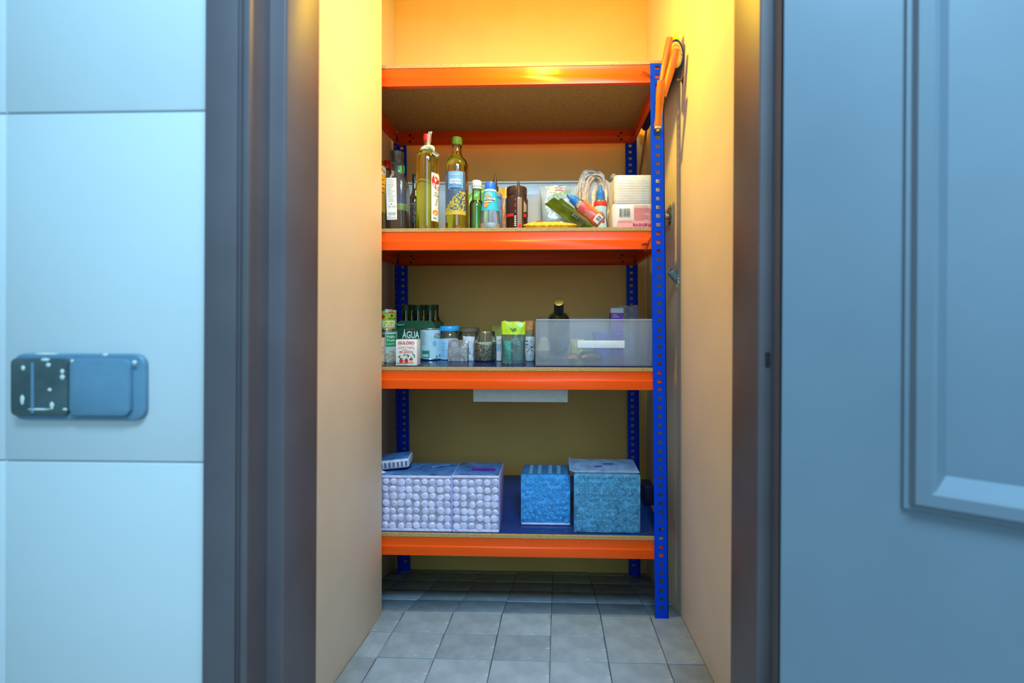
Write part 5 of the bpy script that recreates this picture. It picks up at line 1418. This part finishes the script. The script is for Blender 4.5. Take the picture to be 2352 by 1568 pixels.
# wall fittings
def wall_pt(px, py):
    a = (px - CX)/F
    Y = XR*(CO + SI*a)/(-SI + CO*a)
    return at(px, py, Y)
p = wall_pt(1569, 184)
bolt = thing('wall_screw', 'steel screw with washer in the right wall beside the roll', 'screw', tuple(p))
br = mat('old_brass', (0.25, 0.17, 0.10), 0.4, metal=0.8)
Mx = Matrix.Rotation(R(-90), 4, 'Y')
MB().lathe([(0.0080, 0), (0.0080, 0.0025), (0.003, 0.003)], 16, M=Mx).build('washer', br, bolt)
MB().lathe([(0.0035, 0.002), (0.0035, 0.012), (0.0052, 0.012), (0.0050, 0.018), (0.001, 0.019)], 14, M=Mx).build('shank', br, bolt)
p = wall_pt(1556, 642)
pipe = thing('conduit_stub', 'grey conduit stub poking out of the right wall in chipped plaster', 'pipe', tuple(p))
d = Vector((-0.022, -0.006, 0.024))
pg = mat('conduit_grey', (0.20, 0.25, 0.27), 0.5, var=0.2, scale=80)
mb = MB()
dirn = d.normalized(); q0 = Vector((0.0, 0, 0)) - dirn*0.0; 
mb.tube([q0, q0 + d], [0.0115, 0.0115], 20, cap=False); mb.tube([q0 + d, q0], [0.0095, 0.0095], 20, cap=False)
mb.build('pipe', pg, pipe)
MB().tube([q0 + d*0.97, q0 + d*1.02], [0.0117, 0.0117], 20, cap=False).build('pipe_lip', mat('conduit_cut', (0.6, 0.62, 0.6), 0.5), pipe)
MB().lathe([(0.0094, 0), (0.0094, 0.0004)], 16, M=Matrix.Translation(d*0.6) @ d.to_track_quat('Z', 'Y').to_matrix().to_4x4()).build('pipe_bore', mat('bore_dark', (0.02, 0.02, 0.02), 0.9), pipe)
chip = mat('chipped_plaster', (0.72, 0.62, 0.46), 0.9, bump=0.8, bscale=300)
rg = random.Random(3)
for i in range(9):
    a = 2*math.pi*i/9
    mb = MB().lathe([(0.0045, 0), (0.0035, 0.002), (0.001, 0.0035)], 6, M=Matrix.Translation((0.0, 0.013*math.cos(a), 0.016*math.sin(a) - 0.003)) @ Mx @ Matrix.Diagonal((rg.uniform(.8, 1.6), rg.uniform(.6, 1.4), 1, 1)))
    mb.build('plaster_chip', chip, pipe, smooth=False)
p = wall_pt(1539, 497)
val = thing('wall_valve', 'round chrome valve plate on the right wall, half behind the post', 'valve', tuple(p))
chrome = mat('chrome', (0.6, 0.6, 0.58), 0.15, metal=1.0)
MB().lathe([(0.028, 0), (0.027, 0.003), (0.020, 0.006), (0.012, 0.007)], 28, M=Mx).build('plate', chrome, val)
MB().lathe([(0.010, 0.006), (0.010, 0.016), (0.008, 0.018)], 20, M=Mx).build('stem', chrome, val)
MB().lathe([(0.034, 0.0), (0.033, 0.0012), (0.02, 0.0015)], 18, M=Mx @ Matrix.Diagonal((1.25, 1, 1, 1))).build('plaster_patch', chip, val)
# loop of brown twine at the end of the top beam
tw = thing('twine_loop', 'loop of brown twine tied at the right end of the top beam', 'twine', tuple(at(1480, 168, YF - 0.002)))
to = tw.location
mb = MB()
pp = [(1494, 176), (1484, 172), (1476, 166), (1477, 164), (1487, 168), (1494, 174)]
mb.tube([at(x, y, YF - 0.0045 + 0.0008*(i % 2)) - to for i, (x, y) in enumerate(pp)], 0.0012, 7)
mb.build('twine', mat('brown_twine', (0.16, 0.035, 0.015), 0.8), tw)
streaks = thing('red_streaks', 'dark red branching streaks on the second beam beside the post', 'twine', tuple(at(1488, 566, YF)))  # thin dark red tubes laid across the beam face
to = streaks.location
for ln in ([(1495, 546), (1490, 556), (1488, 566)], [(1488, 559), (1478, 560), (1474, 562)], [(1487, 562), (1485, 570), (1483, 577)]):
    MB().tube([at(x, y, YF - 0.0005) - to for x, y in ln], [0.0018, 0.0022, 0.0012], 6).build('streak', mat('dark_red_streak', (0.20, 0.02, 0.01), 0.8), streaks)
# thin wooden stick behind the rack
a, b = at(1500, 300, 1.66), at(1466, 425, 1.60)
a.x = min(a.x, XR - 0.012)
bz = Z2
t_ = (a.z - bz)/(a.z - b.z); b2 = a + (b - a)*t_
stick = thing('wooden_stick', 'thin brown stick leaning in the corner behind the napkin packs', 'stick', tuple(b2))
MB().tube([Vector((0, 0, 0.002)), a - b2], [0.0045, 0.0045], 10).build('rod', mat('stick_wood', (0.30, 0.14, 0.06), 0.6), stick)
